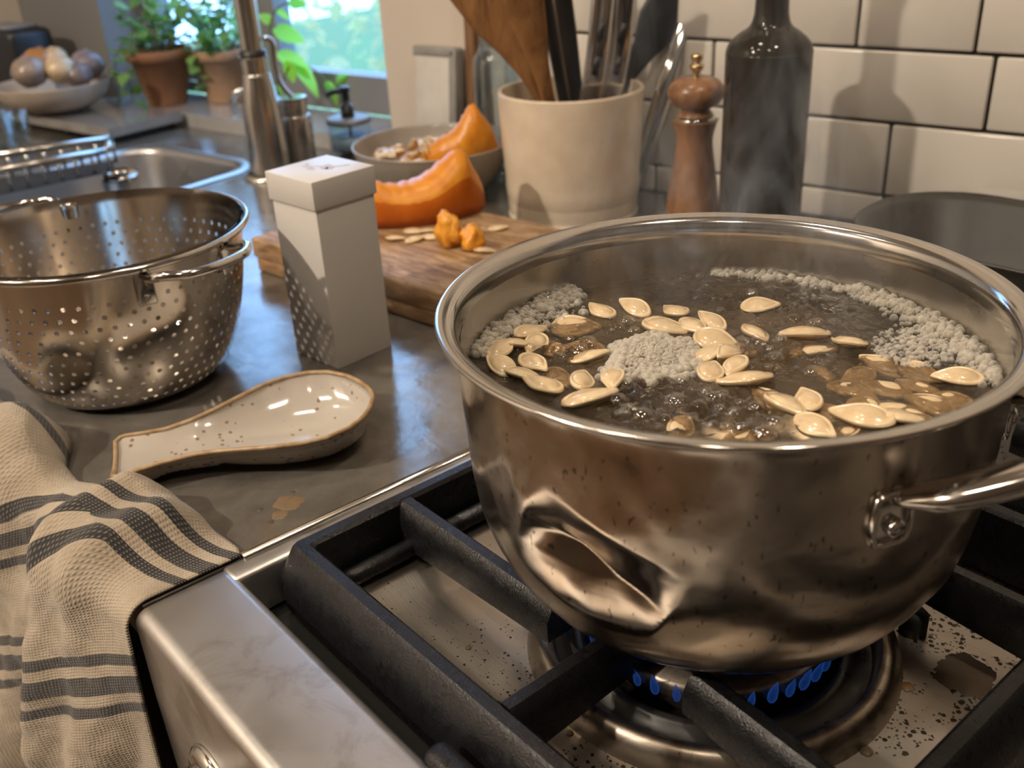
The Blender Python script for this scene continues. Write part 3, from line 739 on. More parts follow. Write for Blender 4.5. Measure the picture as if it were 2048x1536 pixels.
foam('foam_edge', 'foam band along the right inner wall of the pot', arc(aB1, aR1, 1100, .014, .006, 6))
sp = []; c = P(1830, 695, ZW); ux = P(1920, 700, ZW)-c; uy = P(1830, 735, ZW)-c
for i in range(600):
    a = rnd.uniform(0, 2*PI); d = rnd.random()**.6; p = c+ux*(d*math.cos(a))+uy*(d*math.sin(a))
    if math.hypot(p.x, p.y) < RW-.001: sp.append((p.x, p.y, ZW+.002*(1-d)*rnd.random(), rnd.choice((.0006, .0008, .001, .0014))))
foam('foam_patch', 'thin flat foam raft near the right side of the pot', sp)

# ------------------------------------------------------------------ pumpkin seeds
M_seed, t, b = nt('pumpkin_seed'); v = coord(t)
t.links.new(ramp(t, noi(t, v, 120, 3), [(.3, (.60, .42, .23)), (.7, (.76, .60, .38))]), b.inputs['Base Color']); b.inputs['Roughness'].default_value = .28
b.inputs['Subsurface Weight'].default_value = .0; b.inputs['Coat Weight'].default_value = .8; b.inputs['Coat Roughness'].default_value = .07
bump(t, b, noi(t, v, 300, 2), .15, .0006)
def seed_mesh(L=.021, Wd=.0125, T=.0058, n=26, seed=0):
    V, F = [], []; rings = [(0.0, 1.0), (.30, .95), (.55, .80), (.72, .52), (.81, .28), (.88, .40), (.96, .42), (1.0, 0)]
    def out(a):
        x = math.cos(a); w = math.sin(a); pt = 1+.20*max(0, x)**10
        return x*L/2*pt, w*Wd/2*(1-.30*max(0, x)**1.5)*(1+.04*math.sin(3*a+seed))
    def add(sign):
        base = len(V); V.append((0, 0, sign*T/2))
        for f, h in rings[1:]:
            for k in range(n): a = 2*PI*k/n; x, y = out(a); V.append((x*f, y*f, sign*T/2*h+.0009*math.sin(x*150+seed)*f))
        nr_ = len(rings)-1
        for k in range(n): q = (base, base+1+k, base+1+(k+1) % n); F.append(q if sign > 0 else q[::-1])
        for i in range(nr_-1):
            for k in range(n):
                k2 = (k+1) % n; a = base+1+i*n; q = (a+k, a+n+k, a+n+k2, a+k2); F.append(q if sign > 0 else q[::-1])
    add(1); add(-1); return V, F
SEEDM = [me('pumpkin_seed', *seed_mesh(Wd=w_, L=l_, seed=i)) for i, (w_, l_) in enumerate(((.0125, .0205), (.0118, .0215), (.0135, .020), (.0128, .0195)))]
for d in SEEDM: d.materials.append(M_seed)
LBL = {'l': ('pale pumpkin seed floating in the cluster by the left pot wall', 'seeds by the left pot wall'), 'c': ('pumpkin seed bobbing beside the central foam mound', 'seeds around the central foam'),
       'f': ('glossy pumpkin seed floating near the front rim of the pot', 'seeds at the front rim'), 'b': ('lone pumpkin seed at the far side of the boiling water', 'seeds at the far side'),
       'r': ('pumpkin seed floating on the right half of the pot', 'seeds on the right half'), 's': ('submerged pumpkin seed seen hazily through the cloudy water', 'submerged seeds')}
SEEDS = [(986, 703, -40, 60, 'l'), (1030, 693, 0, 55, 'l'), (1060, 669, -20, 64, 'l'), (1072, 691, -50, 50, 'l'), (1066, 729, 30, 68, 'l'), (1003, 737, 30, 55, 'l'), (1046, 755, 10, 70, 'l'), (1087, 776, 18, 88, 'l'),
 (1164, 767, -80, 62, 'c'), (1226, 763, -85, 56, 'c'), (1175, 804, -8, 102, 'f'), (1204, 628, 25, 52, 'b'), (1174, 719, -5, 66, 'c'), (1174, 685, 5, 70, 's'), (1330, 660, 3, 88, 'c'), (1351, 627, 30, 55, 'c'), (1385, 657, 35, 72, 'c'),
 (1424, 649, 30, 68, 'c'), (1431, 687, 6, 84, 'c'), (1372, 682, 8, 70, 's'), (1410, 715, -18, 58, 'c'), (1460, 710, -35, 56, 'c'), (1421, 750, -65, 64, 'c'), (1470, 737, -50, 52, 'c'), (1362, 846, -60, 58, 's'), (1271, 621, 20, 60, 'b'), (1147, 646, -5, 90, 's'),
 (1494, 763, -3, 98, 'c'), (1510, 672, 40, 72, 'c'), (1613, 674, -8, 86, 'r'), (1626, 694, -5, 84, 's'), (1699, 691, 20, 62, 'r'), (1647, 737, 70, 56, 's'), (1766, 721, 15, 62, 's'), (1517, 619, 0, 48, 'b'), (1775, 767, 20, 92, 's'), (1837, 763, 20, 80, 's'),
 (1919, 761, 5, 48, 'r'), (1569, 814, 28, 92, 'f'), (1616, 806, 58, 78, 'f'), (1627, 857, 25, 82, 'f'), (1727, 839, 16, 104, 'f'), (1792, 840, 10, 74, 'f'), (1680, 858, -10, 64, 's'), (1792, 807, 0, 90, 's'), (1867, 800, 14, 80, 's'), (1736, 805, 20, 80, 's'), (1496, 868, -5, 70, 's'),
 (1820, 815, 20, 80, 's'), (1900, 790, 0, 70, 's'), (1700, 770, 15, 84, 's'), (1250, 745, 10, 66, 's'), (1115, 742, 40, 60, 's'), (1540, 790, 30, 70, 's'), (1840, 735, 10, 70, 's'), (1720, 740, -20, 70, 's'), (1660, 815, 10, 70, 's'), (1100, 690, 20, 56, 's'), (1320, 640, -10, 60, 's'), (1480, 690, 20, 60, 's')]
SEEDL = {(986, 703): 'leftmost brownish pumpkin seed touching the left pot wall',
 (1030, 693): 'small flat pumpkin seed just below the left froth',
 (1060, 669): 'topmost pumpkin seed of the left cluster, under the froth',
 (1072, 691): 'tilted pumpkin seed at the upper right of the left cluster',
 (1066, 729): 'pumpkin seed in the middle of the left cluster',
 (1003, 737): 'pumpkin seed tucked against the left front pot wall',
 (1046, 755): 'pumpkin seed second from the front in the left cluster',
 (1087, 776): 'long frontmost pumpkin seed of the left cluster',
 (1164, 767): 'round pumpkin seed between the left cluster and the foam mound',
 (1226, 763): 'round pumpkin seed at the left front edge of the foam mound',
 (1174, 719): 'slim pumpkin seed alone at the left side of the foam mound',
 (1330, 660): 'long pumpkin seed just behind the foam mound',
 (1351, 627): 'small pumpkin seed farthest behind the foam mound',
 (1385, 657): 'pumpkin seed behind the foam mound in the middle of its row',
 (1424, 649): 'pumpkin seed at the back right of the foam mound group',
 (1431, 687): 'large pumpkin seed at the right rear edge of the foam mound',
 (1410, 715): 'pumpkin seed pressed against the right edge of the foam mound',
 (1460, 710): 'tilted pumpkin seed right of the foam mound, upper of two',
 (1421, 750): 'round pumpkin seed at the right front of the foam mound',
 (1470, 737): 'small tilted pumpkin seed right of the foam mound, lower of two',
 (1494, 763): 'long flat pumpkin seed in front and right of the foam mound',
 (1510, 672): 'slanting pumpkin seed alone in the middle of the pot',
 (1175, 804): 'long pumpkin seed alone near the front left rim',
 (1569, 814): 'glossy pumpkin seed left of the front right trio',
 (1616, 806): 'upright pumpkin seed at the back of the front right trio',
 (1627, 857): 'broad pumpkin seed nearest the front rim of the pot',
 (1727, 839): 'largest long pumpkin seed at the front right rim',
 (1792, 840): 'pumpkin seed right behind the largest one at the front rim',
 (1204, 628): 'small pumpkin seed at the far left next to the froth',
 (1271, 621): 'pale pumpkin seed at the back, second from the far left',
 (1517, 619): 'lone pumpkin seed farthest back in the pot',
 (1613, 674): 'long slim pumpkin seed on the right half of the pot',
 (1699, 691): 'pumpkin seed beside the right foam raft',
 (1919, 761): 'rightmost pumpkin seed touching the right foam band'}
rnd = random.Random(11)
for i, (x, y, an, Lp, g) in enumerate(SEEDS):
    p = P(x, y, ZW); q = P(x+30*math.cos(math.radians(an)), y+30*math.sin(math.radians(an)), ZW); az = math.atan2(q.y-p.y, q.x-p.x)
    if i % 2: az += PI
    if math.hypot(p.x, p.y) > .106: f = .106/math.hypot(p.x, p.y); p.x *= f; p.y *= f
    dist = (Vector(CAM)-p).length; Lw = Lp*dist/FPX; foresh = 1.0/max(.45, math.sqrt(math.cos(math.radians(an))**2+(math.sin(math.radians(an))/.5)**2)/1.0) if False else 1
    d = SEEDM[i % 4]; o = ob('pumpkin_seed', d, None)
    tilt = 1.0 if abs(an) < 60 else .7
    s = min(max(Lw/.0185, .95), 1.35); o.scale = (s, s, s)
    o.location = (p.x, p.y, ZW+(-.0031 if g == 's' else .0014)+wh(p.x, p.y)*.4)
    o.rotation_euler = (rnd.uniform(-.35, .35), rnd.uniform(-.18, .18), az)
    tag(o, SEEDL.get((x, y), LBL[g][0]), 'seed', LBL[g][1])

# ------------------------------------------------------------------ white lidded box
M_card = mat('white_card', (.62, .58, .54), .42, bmp=(400, .04, .0005), rvar=(20, .35, .5))
bf = P(676, 742); BS = .0575; BR = math.radians(6.2)
bc = Vector((bf.x, bf.y, 0))+RZ(BR)@Vector((-BS/2, BS/2, 0)); BHT = .149
box = thing('lidded_box', 'tall white square box with a lid on the counter beside the colander', 'box', bc, BR)
ob('box_body', me('box_body', *rbox(BS-.003, BS-.003, BHT-.004, .0006, 2)), M_card, box)
lid = ob('lid', me('lid', *xf(rbox(BS+.0005, BS+.0005, .0215, .0007, 2), loc=(0, 0, BHT-.0215))), M_card, box)
M_print = mat('faded_beige_print', (.46, .38, .30), .5, var=(.58, .52, .45), vscale=200)
eV, eF = [], []
def petal(cx, cy, a, L, w):
    o_ = len(eV); n_ = 9
    for k in range(n_):
        f = k/(n_-1); x = L*f; ww = 1.7*w*math.sin(PI*min(max(f, .02), .98))**.8*(1+.25*math.sin(7*f+a))
        for s in (1, -1): eV.append((cx+x*math.cos(a)-s*ww*math.sin(a), cy+x*math.sin(a)+s*ww*math.cos(a), 0))
    for k in range(n_-1): eF.append((o_+2*k, o_+2*k+1, o_+2*k+3, o_+2*k+2))
for a, L, w_ in ((.9, .017, .0016), (2.4, .010, .0018), (-.4, .008, .0020), (3.3, .013, .0013), (4.6, .007, .0020)): petal(.004, .005, a+BR, L, w_)
petal(-.016, -.004, .3, .012, .0014); petal(-.020, .003, -.5, .008, .0009); petal(-.008, -.006, .1, .010, .0016)
ob('printed_mark', me('printed_mark', eV, eF, False), M_print, lid, (0, 0, BHT+.00012))

# ------------------------------------------------------------------ spoon rest
M_speck, t, b = nt('speckled_glaze'); v = coord(t)
base = ramp(t, noi(t, v, 12, 4), [(.3, (.40, .35, .30)), (.7, (.48, .435, .385))])
vo = N(t, 'ShaderNodeTexVoronoi'); vo.inputs['Scale'].default_value = 190; t.links.new(v, vo.inputs['Vector'])
sel = math_(t, 'MULTIPLY', math_(t, 'LESS_THAN', vo.outputs['Distance'], .26), math_(t, 'GREATER_THAN', noi(t, v, 48, 2), .53))
base = mixc(t, math_(t, 'MULTIPLY', sel, .85), base, (.17, .11, .065))
base = mixc(t, ramp(t, noi(t, v, 500, 2), [(.70, 0), (.75, .5)]), base, (.30, .22, .15))
t.links.new(base, b.inputs['Base Color']); b.inputs['Roughness'].default_value = .13; b.inputs['Coat Weight'].default_value = .5; bump(t, b, noi(t, v, 60, 3), .12, .0012)
M_rimb = mat('brown_glaze_edge', (.27, .16, .07), .3, var=(.42, .30, .18), vscale=120, bmp=(200, .3, .0008))
sa = np.array([-.332, -.1826]); sb = np.array([-.268, -.0322]); SAng = math.atan2(sb[1]-sa[1], sb[0]-sa[0])
rest = thing('spoon_rest', 'speckled cream ceramic spoon rest with brown rim on the counter', 'spoon rest', (sa[0], sa[1], 0), SAng)
HW = [(-.004, .0225), (0, .0270), (.012, .0245), (.028, .0222), (.045, .0240), (.060, .0290), (.078, .0375), (.095, .0455), (.112, .0500), (.128, .0495), (.142, .0435), (.153, .0330), (.160, .0205), (.1642, .0080), (.1650, .0)]
def hw(x): return float(np.interp(x, [a for a, _ in HW], [b_ for _, b_ in HW]))
def rimz(x): return float(np.interp(x, [-.004, .0, .03, .06, .10, .14, .165], [.0165, .0175, .0195, .0235, .0285, .030, .0295]))
def floorz(x): return float(np.interp(x, [-.004, .0, .03, .055, .075, .10, .13, .155, .165], [.0125, .0115, .0105, .0105, .0065, .0040, .0038, .009, .029]))
xs = list(np.linspace(-.004, .13, 44))+list(.13+.035*np.sin(np.linspace(0, PI/2, 18))[1:])
nv_ = 29; V, F = [], []
def sect(x, f, off):
    w_ = max(hw(x)-off*.0, 1e-4); y = f*w_; a = abs(f)
    zr, zf = rimz(x), floorz(x); prof_ = a**(2.4 if x < .05 else 3.2)
    return y, zf+(zr-zf)*prof_
top, bot = [], []
for x in xs:
    for j in range(nv_):
        f = math.sin((j/(nv_-1)-.5)*PI); y, z = sect(x, f, 0); V.append((x, y, z))
nt_ = len(V)
for x in xs:
    for j in range(nv_):
        f = math.sin((j/(nv_-1)-.5)*PI); w_ = hw(x); zr, zf = rimz(x), max(floorz(x)-.0042, 0); zb_ = zf if x > .06 else float(np.interp(x, [-.004, .012, .03, .06], [.004, .0, .004, .0035]))
        a = abs(f); under = .94 if x < .05 else .90
        g = min(a/under, 1) ; z = zb_+(zr-.0045-zb_)*g**4.5 if a < .999 else zr-.0045
        V.append((x+(.0 if x < .15 else -.002), f*w_*(.985), min(z, sect(x, f, 0)[1]-.0028)))
nx_ = len(xs)
for i in range(nx_-1):
    for j in range(nv_-1):
        a = i*nv_+j; F.append((a, a+nv_, a+nv_+1, a+1)); F.append((nt_+a, nt_+a+1, nt_+a+nv_+1, nt_+a+nv_))
for i in range(nx_-1):
    a = i*nv_; F.append((a, nt_+a, nt_+a+nv_, a+nv_)); a = i*nv_+nv_-1; F.append((a, a+nv_, nt_+a+nv_, nt_+a))
for j in range(nv_-1): F.append((j, j+1, nt_+j+1, nt_+j)); a = (nx_-1)*nv_+j; F.append((a, nt_+a, nt_+a+1, a+1))
ob('dish', me('dish', V, F), M_speck, rest)
path = [(x, hw(x), rimz(x)) for x in xs]+[(x, -hw(x), rimz(x)) for x in xs[::-1][1:]]+[(-.004, -.0225+.045*k/8, .0165-.0038*math.sin(PI*k/8)) for k in range(1, 8)]
ob('rim_edge', me('rim_edge', *tube([(p[0], p[1], p[2]-.0004) for p in path], .00165, 8, closed=True)), M_rimb, rest)

# ------------------------------------------------------------------ colander
M_col = steel('colander_steel', (.62, .57, .51), .10, .22, flecks=.15)
zr_, rr_ = .120, .107; cc = (-.4817, -.1170)
colander = thing('colander', 'stainless steel colander with round holes on the counter at left', 'colander', (cc[0], cc[1], 0), math.radians(10))
CP = [(.50, 0), (.57, .004), (.655, .05), (.735, .155), (.81, .31), (.865, .48), (.905, .66), (.932, .84), (.948, .95), (.958, 1.0)]
def cprof(f): q = float(np.interp(f, np.linspace(0, 1, len(CP)), [a for a, _ in CP])); z = float(np.interp(f, np.linspace(0, 1, len(CP)), [b_ for _, b_ in CP])); return q, z
sm = smooth_path([(a, 0, b_) for a, b_ in CP], 12); L_ = [0]
for i in range(1, len(sm)): L_.append(L_[-1]+math.hypot((sm[i].x-sm[i-1].x)*rr_, (sm[i].z-sm[i-1].z)*zr_))
L_ = np.array(L_)/L_[-1]
def cpt(f, a, off=0.):
    r = float(np.interp(f, L_, [p.x for p in sm]))*rr_; z = float(np.interp(f, L_, [p.z for p in sm]))*zr_
    if off:
        r2 = float(np.interp(min(f+.01, 1), L_, [p.x for p in sm]))*rr_; z2 = float(np.interp(min(f+.01, 1), L_, [p.z for p in sm]))*zr_
        r1 = float(np.interp(max(f-.01, 0), L_, [p.x for p in sm]))*rr_; z1 = float(np.interp(max(f-.01, 0), L_, [p.z for p in sm]))*zr_
        n_ = Vector((z2-z1, -(r2-r1))).normalized(); r += n_.x*off; z += n_.y*off
    return (r*math.cos(a), r*math.sin(a), z)
def perforated(nseg=64, rows=11, f0=.15, f1=.85, th=.0004):
    V, F, NR = [], [], []; idx = {}
    def vid(f, a, key, side):
        key = (side,)+key
        if key not in idx:
            idx[key] = len(V); p0 = Vector(cpt(f, a, 0)); p1 = Vector(cpt(f, a, .001)); n_ = (p1-p0).normalized(); V.append(p0+n_*th*side); NR.append(n_*side)
        return idx[key]
    def hv(f, a, key):      # hole wall ring, own vertices so the rims stay crisp
        return vid(f, a, key, 1), vid(f, a, key, -1)
    fs = [0, .04, .09]+[f0+(f1-f0)*i/rows for i in range(rows+1)]+[.89, .93, .97, 1.0]; hb = 3; da = 2*PI/nseg
    for i in range(len(fs)-1):
        tw0 = .5*da*max(0, min(i-hb, rows)); tw1 = .5*da*max(0, min(i+1-hb, rows))      # each row is staggered by half a step
        for k in range(nseg):
            a0, a1_ = k*da, (k+1)*da; kk = (k+1) % nseg; fm = (fs[i]+fs[i+1])/2; am_ = (a0+a1_)/2+(tw0+tw1)/2
            hole = hb <= i < hb+rows and not (k % 8 == 0 and i % 4 == 2); hr = .0018
            rloc = float(np.interp(fm, L_, [p.x for p in sm]))*rr_; rings = []
            for side in (1, -1):
                ci = [vid(fs[i], a0+tw0, (i, k), side), vid(fs[i], a1_+tw0, (i, kk), side), vid(fs[i+1], a1_+tw1, (i+1, kk), side), vid(fs[i+1], a0+tw1, (i+1, k), side)]
                if not hole: F.append(tuple(ci) if side > 0 else tuple(ci[::-1])); continue
                ring = [vid(fm+hr*math.sin(-3*PI/4+2*PI*q/12)/ARC, am_+hr*math.cos(-3*PI/4+2*PI*q/12)/rloc, ('h', i, k, q), side) for q in range(12)]; rings.append(ring)
                for q in range(4):
                    s0 = q*3
                    for f_ in ((ci[q], ring[(s0+1) % 12], ring[s0]), (ci[q], ci[(q+1) % 4], ring[(s0+2) % 12], ring[(s0+1) % 12]), (ci[(q+1) % 4], ring[(s0+3) % 12], ring[(s0+2) % 12])): F.append(f_ if side > 0 else f_[::-1])
            if hole:
                for q in range(12): F.append((rings[0][q], rings[0][(q+1) % 12], rings[1][(q+1) % 12], rings[1][q]))
    for side in (1, -1):
        f_ = tuple(vid(0, k*da, (0, k), side) for k in range(nseg)); F.append(f_[::-1] if side > 0 else f_)
    return V, F, NR
ARC = sum(math.hypot((sm[i].x-sm[i-1].x)*rr_, (sm[i].z-sm[i-1].z)*zr_) for i in range(1, len(sm)))
V, F, NR = perforated()
d_ = me('perforated_bowl', V, F); d_.normals_split_custom_set_from_vertices(NR)
ob('perforated_bowl', d_, M_col, colander, (0, 0, .0010))
ob('rim', me('rim', *lathe(cr([(rr_*.955, zr_-.006), (rr_*.965, zr_-.002), (rr_*.985, zr_+.0003), (rr_*1.0, zr_), (rr_*1.008, zr_-.002), (rr_*1.0, zr_-.0042), (rr_*.985, zr_-.0040)], 4), 140, cap=False)), M_chrome, colander)
def col_handle(ac):
    pts = []
    for f in (-1, -.98, -.86, -.5, 0, .5, .86, .98, 1):
        rad = .1040 if abs(f) == 1 else (.111 if abs(f) > .9 else (.1245 if abs(f) > .8 else (.1345 if abs(f) > .4 else .137)))
        a = ac+f*.335; z = zr_-.008+(.004 if abs(f) < .9 else 0); pts.append((rad*math.cos(a), rad*math.sin(a), z))
    h = ob('handle', me('handle', *tube(smooth_path(pts, 6), .0033, 10)), M_chrome, colander)
    for s in (-1, 1):
        a = ac+s*.345; R_ = Matrix.Rotation(a, 3, 'Z')@Matrix.Rotation(PI/2-.08, 3, 'Y')
        ob('handle_lug', me('handle_lug', *xf(rbox(.026, .013, .003, .0013, 2), R_, (.0995*math.cos(a), .0995*math.sin(a), zr_-.016))), M_chrome, h)
        ob('lug_rivet', me('lug_rivet', *xf(lathe([(.0022, .002), (.002, .004), (0, .0046)], 14), R_, (.0995*math.cos(a), .0995*math.sin(a), zr_-.023))), M_chrome, h)
hp = P(470, 500, .1); ha = math.atan2(hp.y-cc[1], hp.x-cc[0])-math.radians(10)
HANDLE_A = math.radians(4)
col_handle(HANDLE_A); col_handle(HANDLE_A+PI)

# ------------------------------------------------------------------ tea towel
m, t, b = nt('striped_linen'); uvn = N(t, 'ShaderNodeTexCoord'); sx = N(t, 'ShaderNodeSeparateXYZ'); t.links.new(uvn.outputs['UV'], sx.inputs[0])
v = coord(t)
base = ramp(t, noi(t, v, 26, 4), [(.3, (.27, .21, .145)), (.55, (.37, .30, .22)), (.75, (.42, .35, .265))])
wv = N(t, 'ShaderNodeMapping'); wv.inputs['Scale'].default_value = (520, 420, 1); t.links.new(uvn.outputs['UV'], wv.inputs[0])
def wave(scale, dirn):
    w_ = N(t, 'ShaderNodeTexWave'); w_.inputs['Scale'].default_value = scale; w_.bands_direction = dirn; w_.inputs['Distortion'].default_value = 1.2; w_.inputs['Detail'].default_value = 2; w_.inputs['Detail Scale'].default_value = 2
    mp = N(t, 'ShaderNodeMapping'); t.links.new(uvn.outputs['UV'], mp.inputs[0]); t.links.new(mp.outputs[0], w_.inputs['Vector']); return w_.outputs['Fac']
wx, wy = wave(150, 'X'), wave(175, 'Y')
weave = math_(t, 'MULTIPLY', wx, wy)
def off(x): return (x+.2)/.6
st = [(0, 0)]
for a_, b_ in ((-.060, -.052), (-.010, -.003), (.004, .016), (.023, .030), (.085, .092), (.099, .111), (.118, .125), (.20, .207), (.214, .226), (.233, .24)): st += [(off(a_), 1), (off(b_), 0)]
stripe = ramp(t, math_(t, 'DIVIDE', math_(t, 'ADD', sx.outputs[1], .2), .6), st, 'CONSTANT')
dk = math_(t, 'MULTIPLY', stripe, ramp(t, weave, [(.35, .98), (.80, .55)]))
colr = mixc(t, dk, base, (.011, .011, .013))
t.links.new(colr, b.inputs['Base Color']); b.inputs['Roughness'].default_value = .9; b.inputs['Sheen Weight'].default_value = .25
h = math_(t, 'ADD', math_(t, 'MULTIPLY', weave, .7), noi(t, v, 330, 3)); bump(t, b, h, .55, .0012); M_towel = m
TU, TV = 170, 210
farX = [-.62, -.50, -.436, -.40, -.37, -.345, -.316, -.27, -.235, -.206, -.199]
farY = [-.215, -.210, -.196, -.194, -.208, -.208, -.188, -.172, -.169, -.166, -.168]
TWUV = []
def towel_pt(u, v):
    X = -.62+u*.4218                                  # across, left to right
    yf = float(np.interp(X, farX, farY)); top = abs(CF-yf)+.002; tot = top+.38; s = v*tot
    rr = .014; q = s-(top-.004); d = 0.
    if q < 0: y, z, ny, nz = yf-s, .0015, 0., 1.
    elif q < rr*PI/2: a = q/rr; y, z = CF+.004-rr*math.sin(a), .0015-rr*(1-math.cos(a)); ny, nz = -math.sin(a), math.cos(a)
    else:
        d = q-rr*PI/2; out = (.004+.060*(1-u)**.7)*(1-math.exp(-d/.09)); y, z = CF+.004-rr-out, .0015-rr-d; ny, nz = -1., 0.
    Xs = X+.16*d                                      # folds drift left as they hang
    w1 = math.exp(-abs((Xs+.268)/.046)**2.4); w2 = math.exp(-abs((Xs+.405)/.046)**2.2); w3 = math.exp(-((Xs+.52)/.035)**2)
    amp = math.sqrt(min(max(s, 0)/.020, 1.))
    nearR = sstep(-.199, -.245, X)
    F_ = (.026*w1*(1+.22*math.sin(s*30+2)+.12*math.sin(Xs*150))+.034*w2*(1+.2*math.sin(s*26))+.024*w3)*amp*(.22+.78*nearR)
    F_ += (.0030*fbm(X*26, s*20, 2, 3)+.0016*fbm(X*70, s*60, 5, 2))*(.3+.7*nearR)*amp+.006*math.sin(Xs*95+s*22)*sstep(.05, .14, s)*nearR
    F_ = max(F_, .0008)
    side = .012*math.sin(s*24+X*12)*sstep(.02, .12, s)
    TWUV.append((X+.62, s+(CF-yf+.05)+.0+.45*(X+.2)))
    return (X+side*.4*nearR, y+ny*F_, z+nz*F_)
V, F, uv = grid(TU, TV, towel_pt)
tw = tag(ob('tea_towel', me('tea_towel', V, F, True, TWUV), M_towel), 'beige linen tea towel with charcoal stripes draped over the counter edge', 'towel')
md = tw.modifiers.new('thickness', 'SOLIDIFY'); md.thickness = .0016; md.offset = 0
#BACKGROUND
# ------------------------------------------------------------------ cutting board, pumpkin, loose seeds
ZB = .035
bd = [P(500, 475, ZB), P(880, 586, ZB)]
bdir = (bd[1]-bd[0]); BL = bdir.length; bang = math.atan2(bdir.y, bdir.x); BW = .185
nrm = Vector((-math.sin(bang), math.cos(bang), 0)); bcen = (bd[0]+bd[1])/2+nrm*BW/2
board = thing('cutting_board', 'thick worn wooden cutting board behind the white box', 'cutting board', (bcen.x, bcen.y, 0), bang)
lays = rbox(BL, BW, .0195, .0022, 2)
ob('board_slab', me('board_slab', *xf(lays, loc=(0, 0, .0155))), M_board, board)
bm2 = rbox(BL-.003, BW-.003, .0158, .003, 2); V = [(x, y+.0012*fbm(x*40, z*90, 0, 2), z) for x, y, z in [tuple(v_) for v_ in bm2[0]]]
ob('board_base', me('board_base', V, bm2[1]), M_board, board)
M_flesh, t, b = nt('pumpkin_flesh'); v = coord(t)
t.links.new(ramp(t, noi(t, v, 55, 4), [(.3, (.60, .19, .008)), (.7, (.74, .30, .02))]), b.inputs['Base Color']); b.inputs['Roughness'].default_value = .35; bump(t, b, noi(t, v, 260, 3), .3, .001)
M_skin = mat('pumpkin_skin', (.42, .085, .004), .32, var=(.50, .125, .007), vscale=30)
M_pulp = mat('pumpkin_pulp', (.68, .24, .015), .3, var=(.80, .38, .05), vscale=120, bmp=(260, .5, .002))
def wedge(Lw, Hh, Th, seed=0):
    # crescent wedge: outer rind curved, inner face hollowed, pointed ends. Local x along chord, y thickness, z up
    nu, nr_, V, F = 26, 7, [], []
    for i in range(nu):
        a = PI*(i/(nu-1)); x = -math.cos(a)*Lw/2; e_ = math.sin(a)
        zo = .10*Hh*(1-e_); zi_top = Hh*(.30+.70*(abs(math.cos(a))**1.6))*(1+.03*math.sin(9*a+seed))
        th = Th*(.30+.70*e_)
        sec = [(-th*.5, zo+zi_top*.04), (-th*.62, zi_top*.45), (-th*.40, zi_top*.92), (-th*.1, zi_top), (th*.28, zi_top*.95), (th*.52, zi_top*.5), (th*.5, zo+zi_top*.03)]
        for y, z in sec: V.append((x*(1-.10*z/Hh), y+.002*fbm(x*60, z*60, seed, 2), z))
    for i in range(nu-1):
        for j in range(nr_): j2 = (j+1) % nr_; F.append((i*nr_+j, (i+1)*nr_+j, (i+1)*nr_+j2, i*nr_+j2))
    F.append(tuple(range(nr_))); F.append(tuple(range((nu-1)*nr_, nu*nr_))[::-1]); return V, F
def chunk(name, label, p, rz, Lw, Hh, Th, seed, tilt=0.):
    o = ob(name, me(name, *wedge(Lw, Hh, Th, seed)), None, None, p, (tilt, 0, rz)); o.data.materials.append(M_flesh); o.data.materials.append(M_skin)
    for f in o.data.polygons:
        if f.normal.y < -.45 and f.center.z < Hh*.9: f.material_index = 1
    return tag(o, label, 'pumpkin')
q0, q1 = P(745, 452, ZB), P(912, 425, ZB); qd = q1-q0; qa = math.atan2(qd.y, qd.x); qm = (q0+q1)/2+Vector((0, 0, .0005))
# cut pumpkin wedge: asymmetric, tall peak at the right end
def wedge2(Lw, Hr, Hl, Th):
    nu, V, F = 24, [], []
    for i in range(nu):
        f = i/(nu-1); x = (f-.5)*Lw; top = Hl+(.60*Hr-Hl)*sstep(.0, .3, f) if f < .3 else .60*Hr+(Hr-.60*Hr)*(sstep(.3, .86, f)**1.35)
        if f > .86: top = Hr*(1-.55*(f-.86)/.14)
        top += .0012*math.sin(f*60)+.0008*math.sin(f*131)
        e_ = math.sin(PI*min(max(f*.96+.02, 0), 1))**.5; th = Th*(.45+.55*e_); bow = .010*math.sin(PI*f)
        for y, z in ((-th*.5-bow, .002*(1-e_)), (-th*.62-bow, top*.25), (-th*.58-bow, top*.62), (-th*.40-bow*.6, top*.93), (-th*.10, top), (th*.22, top*.90), (th*.5, top*.45), (th*.55, .0)): V.append((x, y, z))
    n_ = 8
    for i in range(nu-1):
        for j in range(n_): j2 = (j+1) % n_; F.append((i*n_+j, (i+1)*n_+j, (i+1)*n_+j2, i*n_+j2))
    F.append(tuple(range(n_))); F.append(tuple(range((nu-1)*n_, nu*n_))[::-1]); return V, F
V, F = wedge2(.120, .064, .047, .044)
o = ob('pumpkin_wedge', me('pumpkin_wedge', V, F), None, None, qm+Vector((.0, .012, 0)), (0, 0, qa)); o.data.materials.append(M_skin); o.data.materials.append(M_flesh)
for f in o.data.polygons:
    j = f.index % 8
    f.material_index = 0 if (f.index < 23*8 and j in (0, 1)) else 1
tag(o, 'orange pumpkin wedge lying on the cutting board', 'pumpkin')
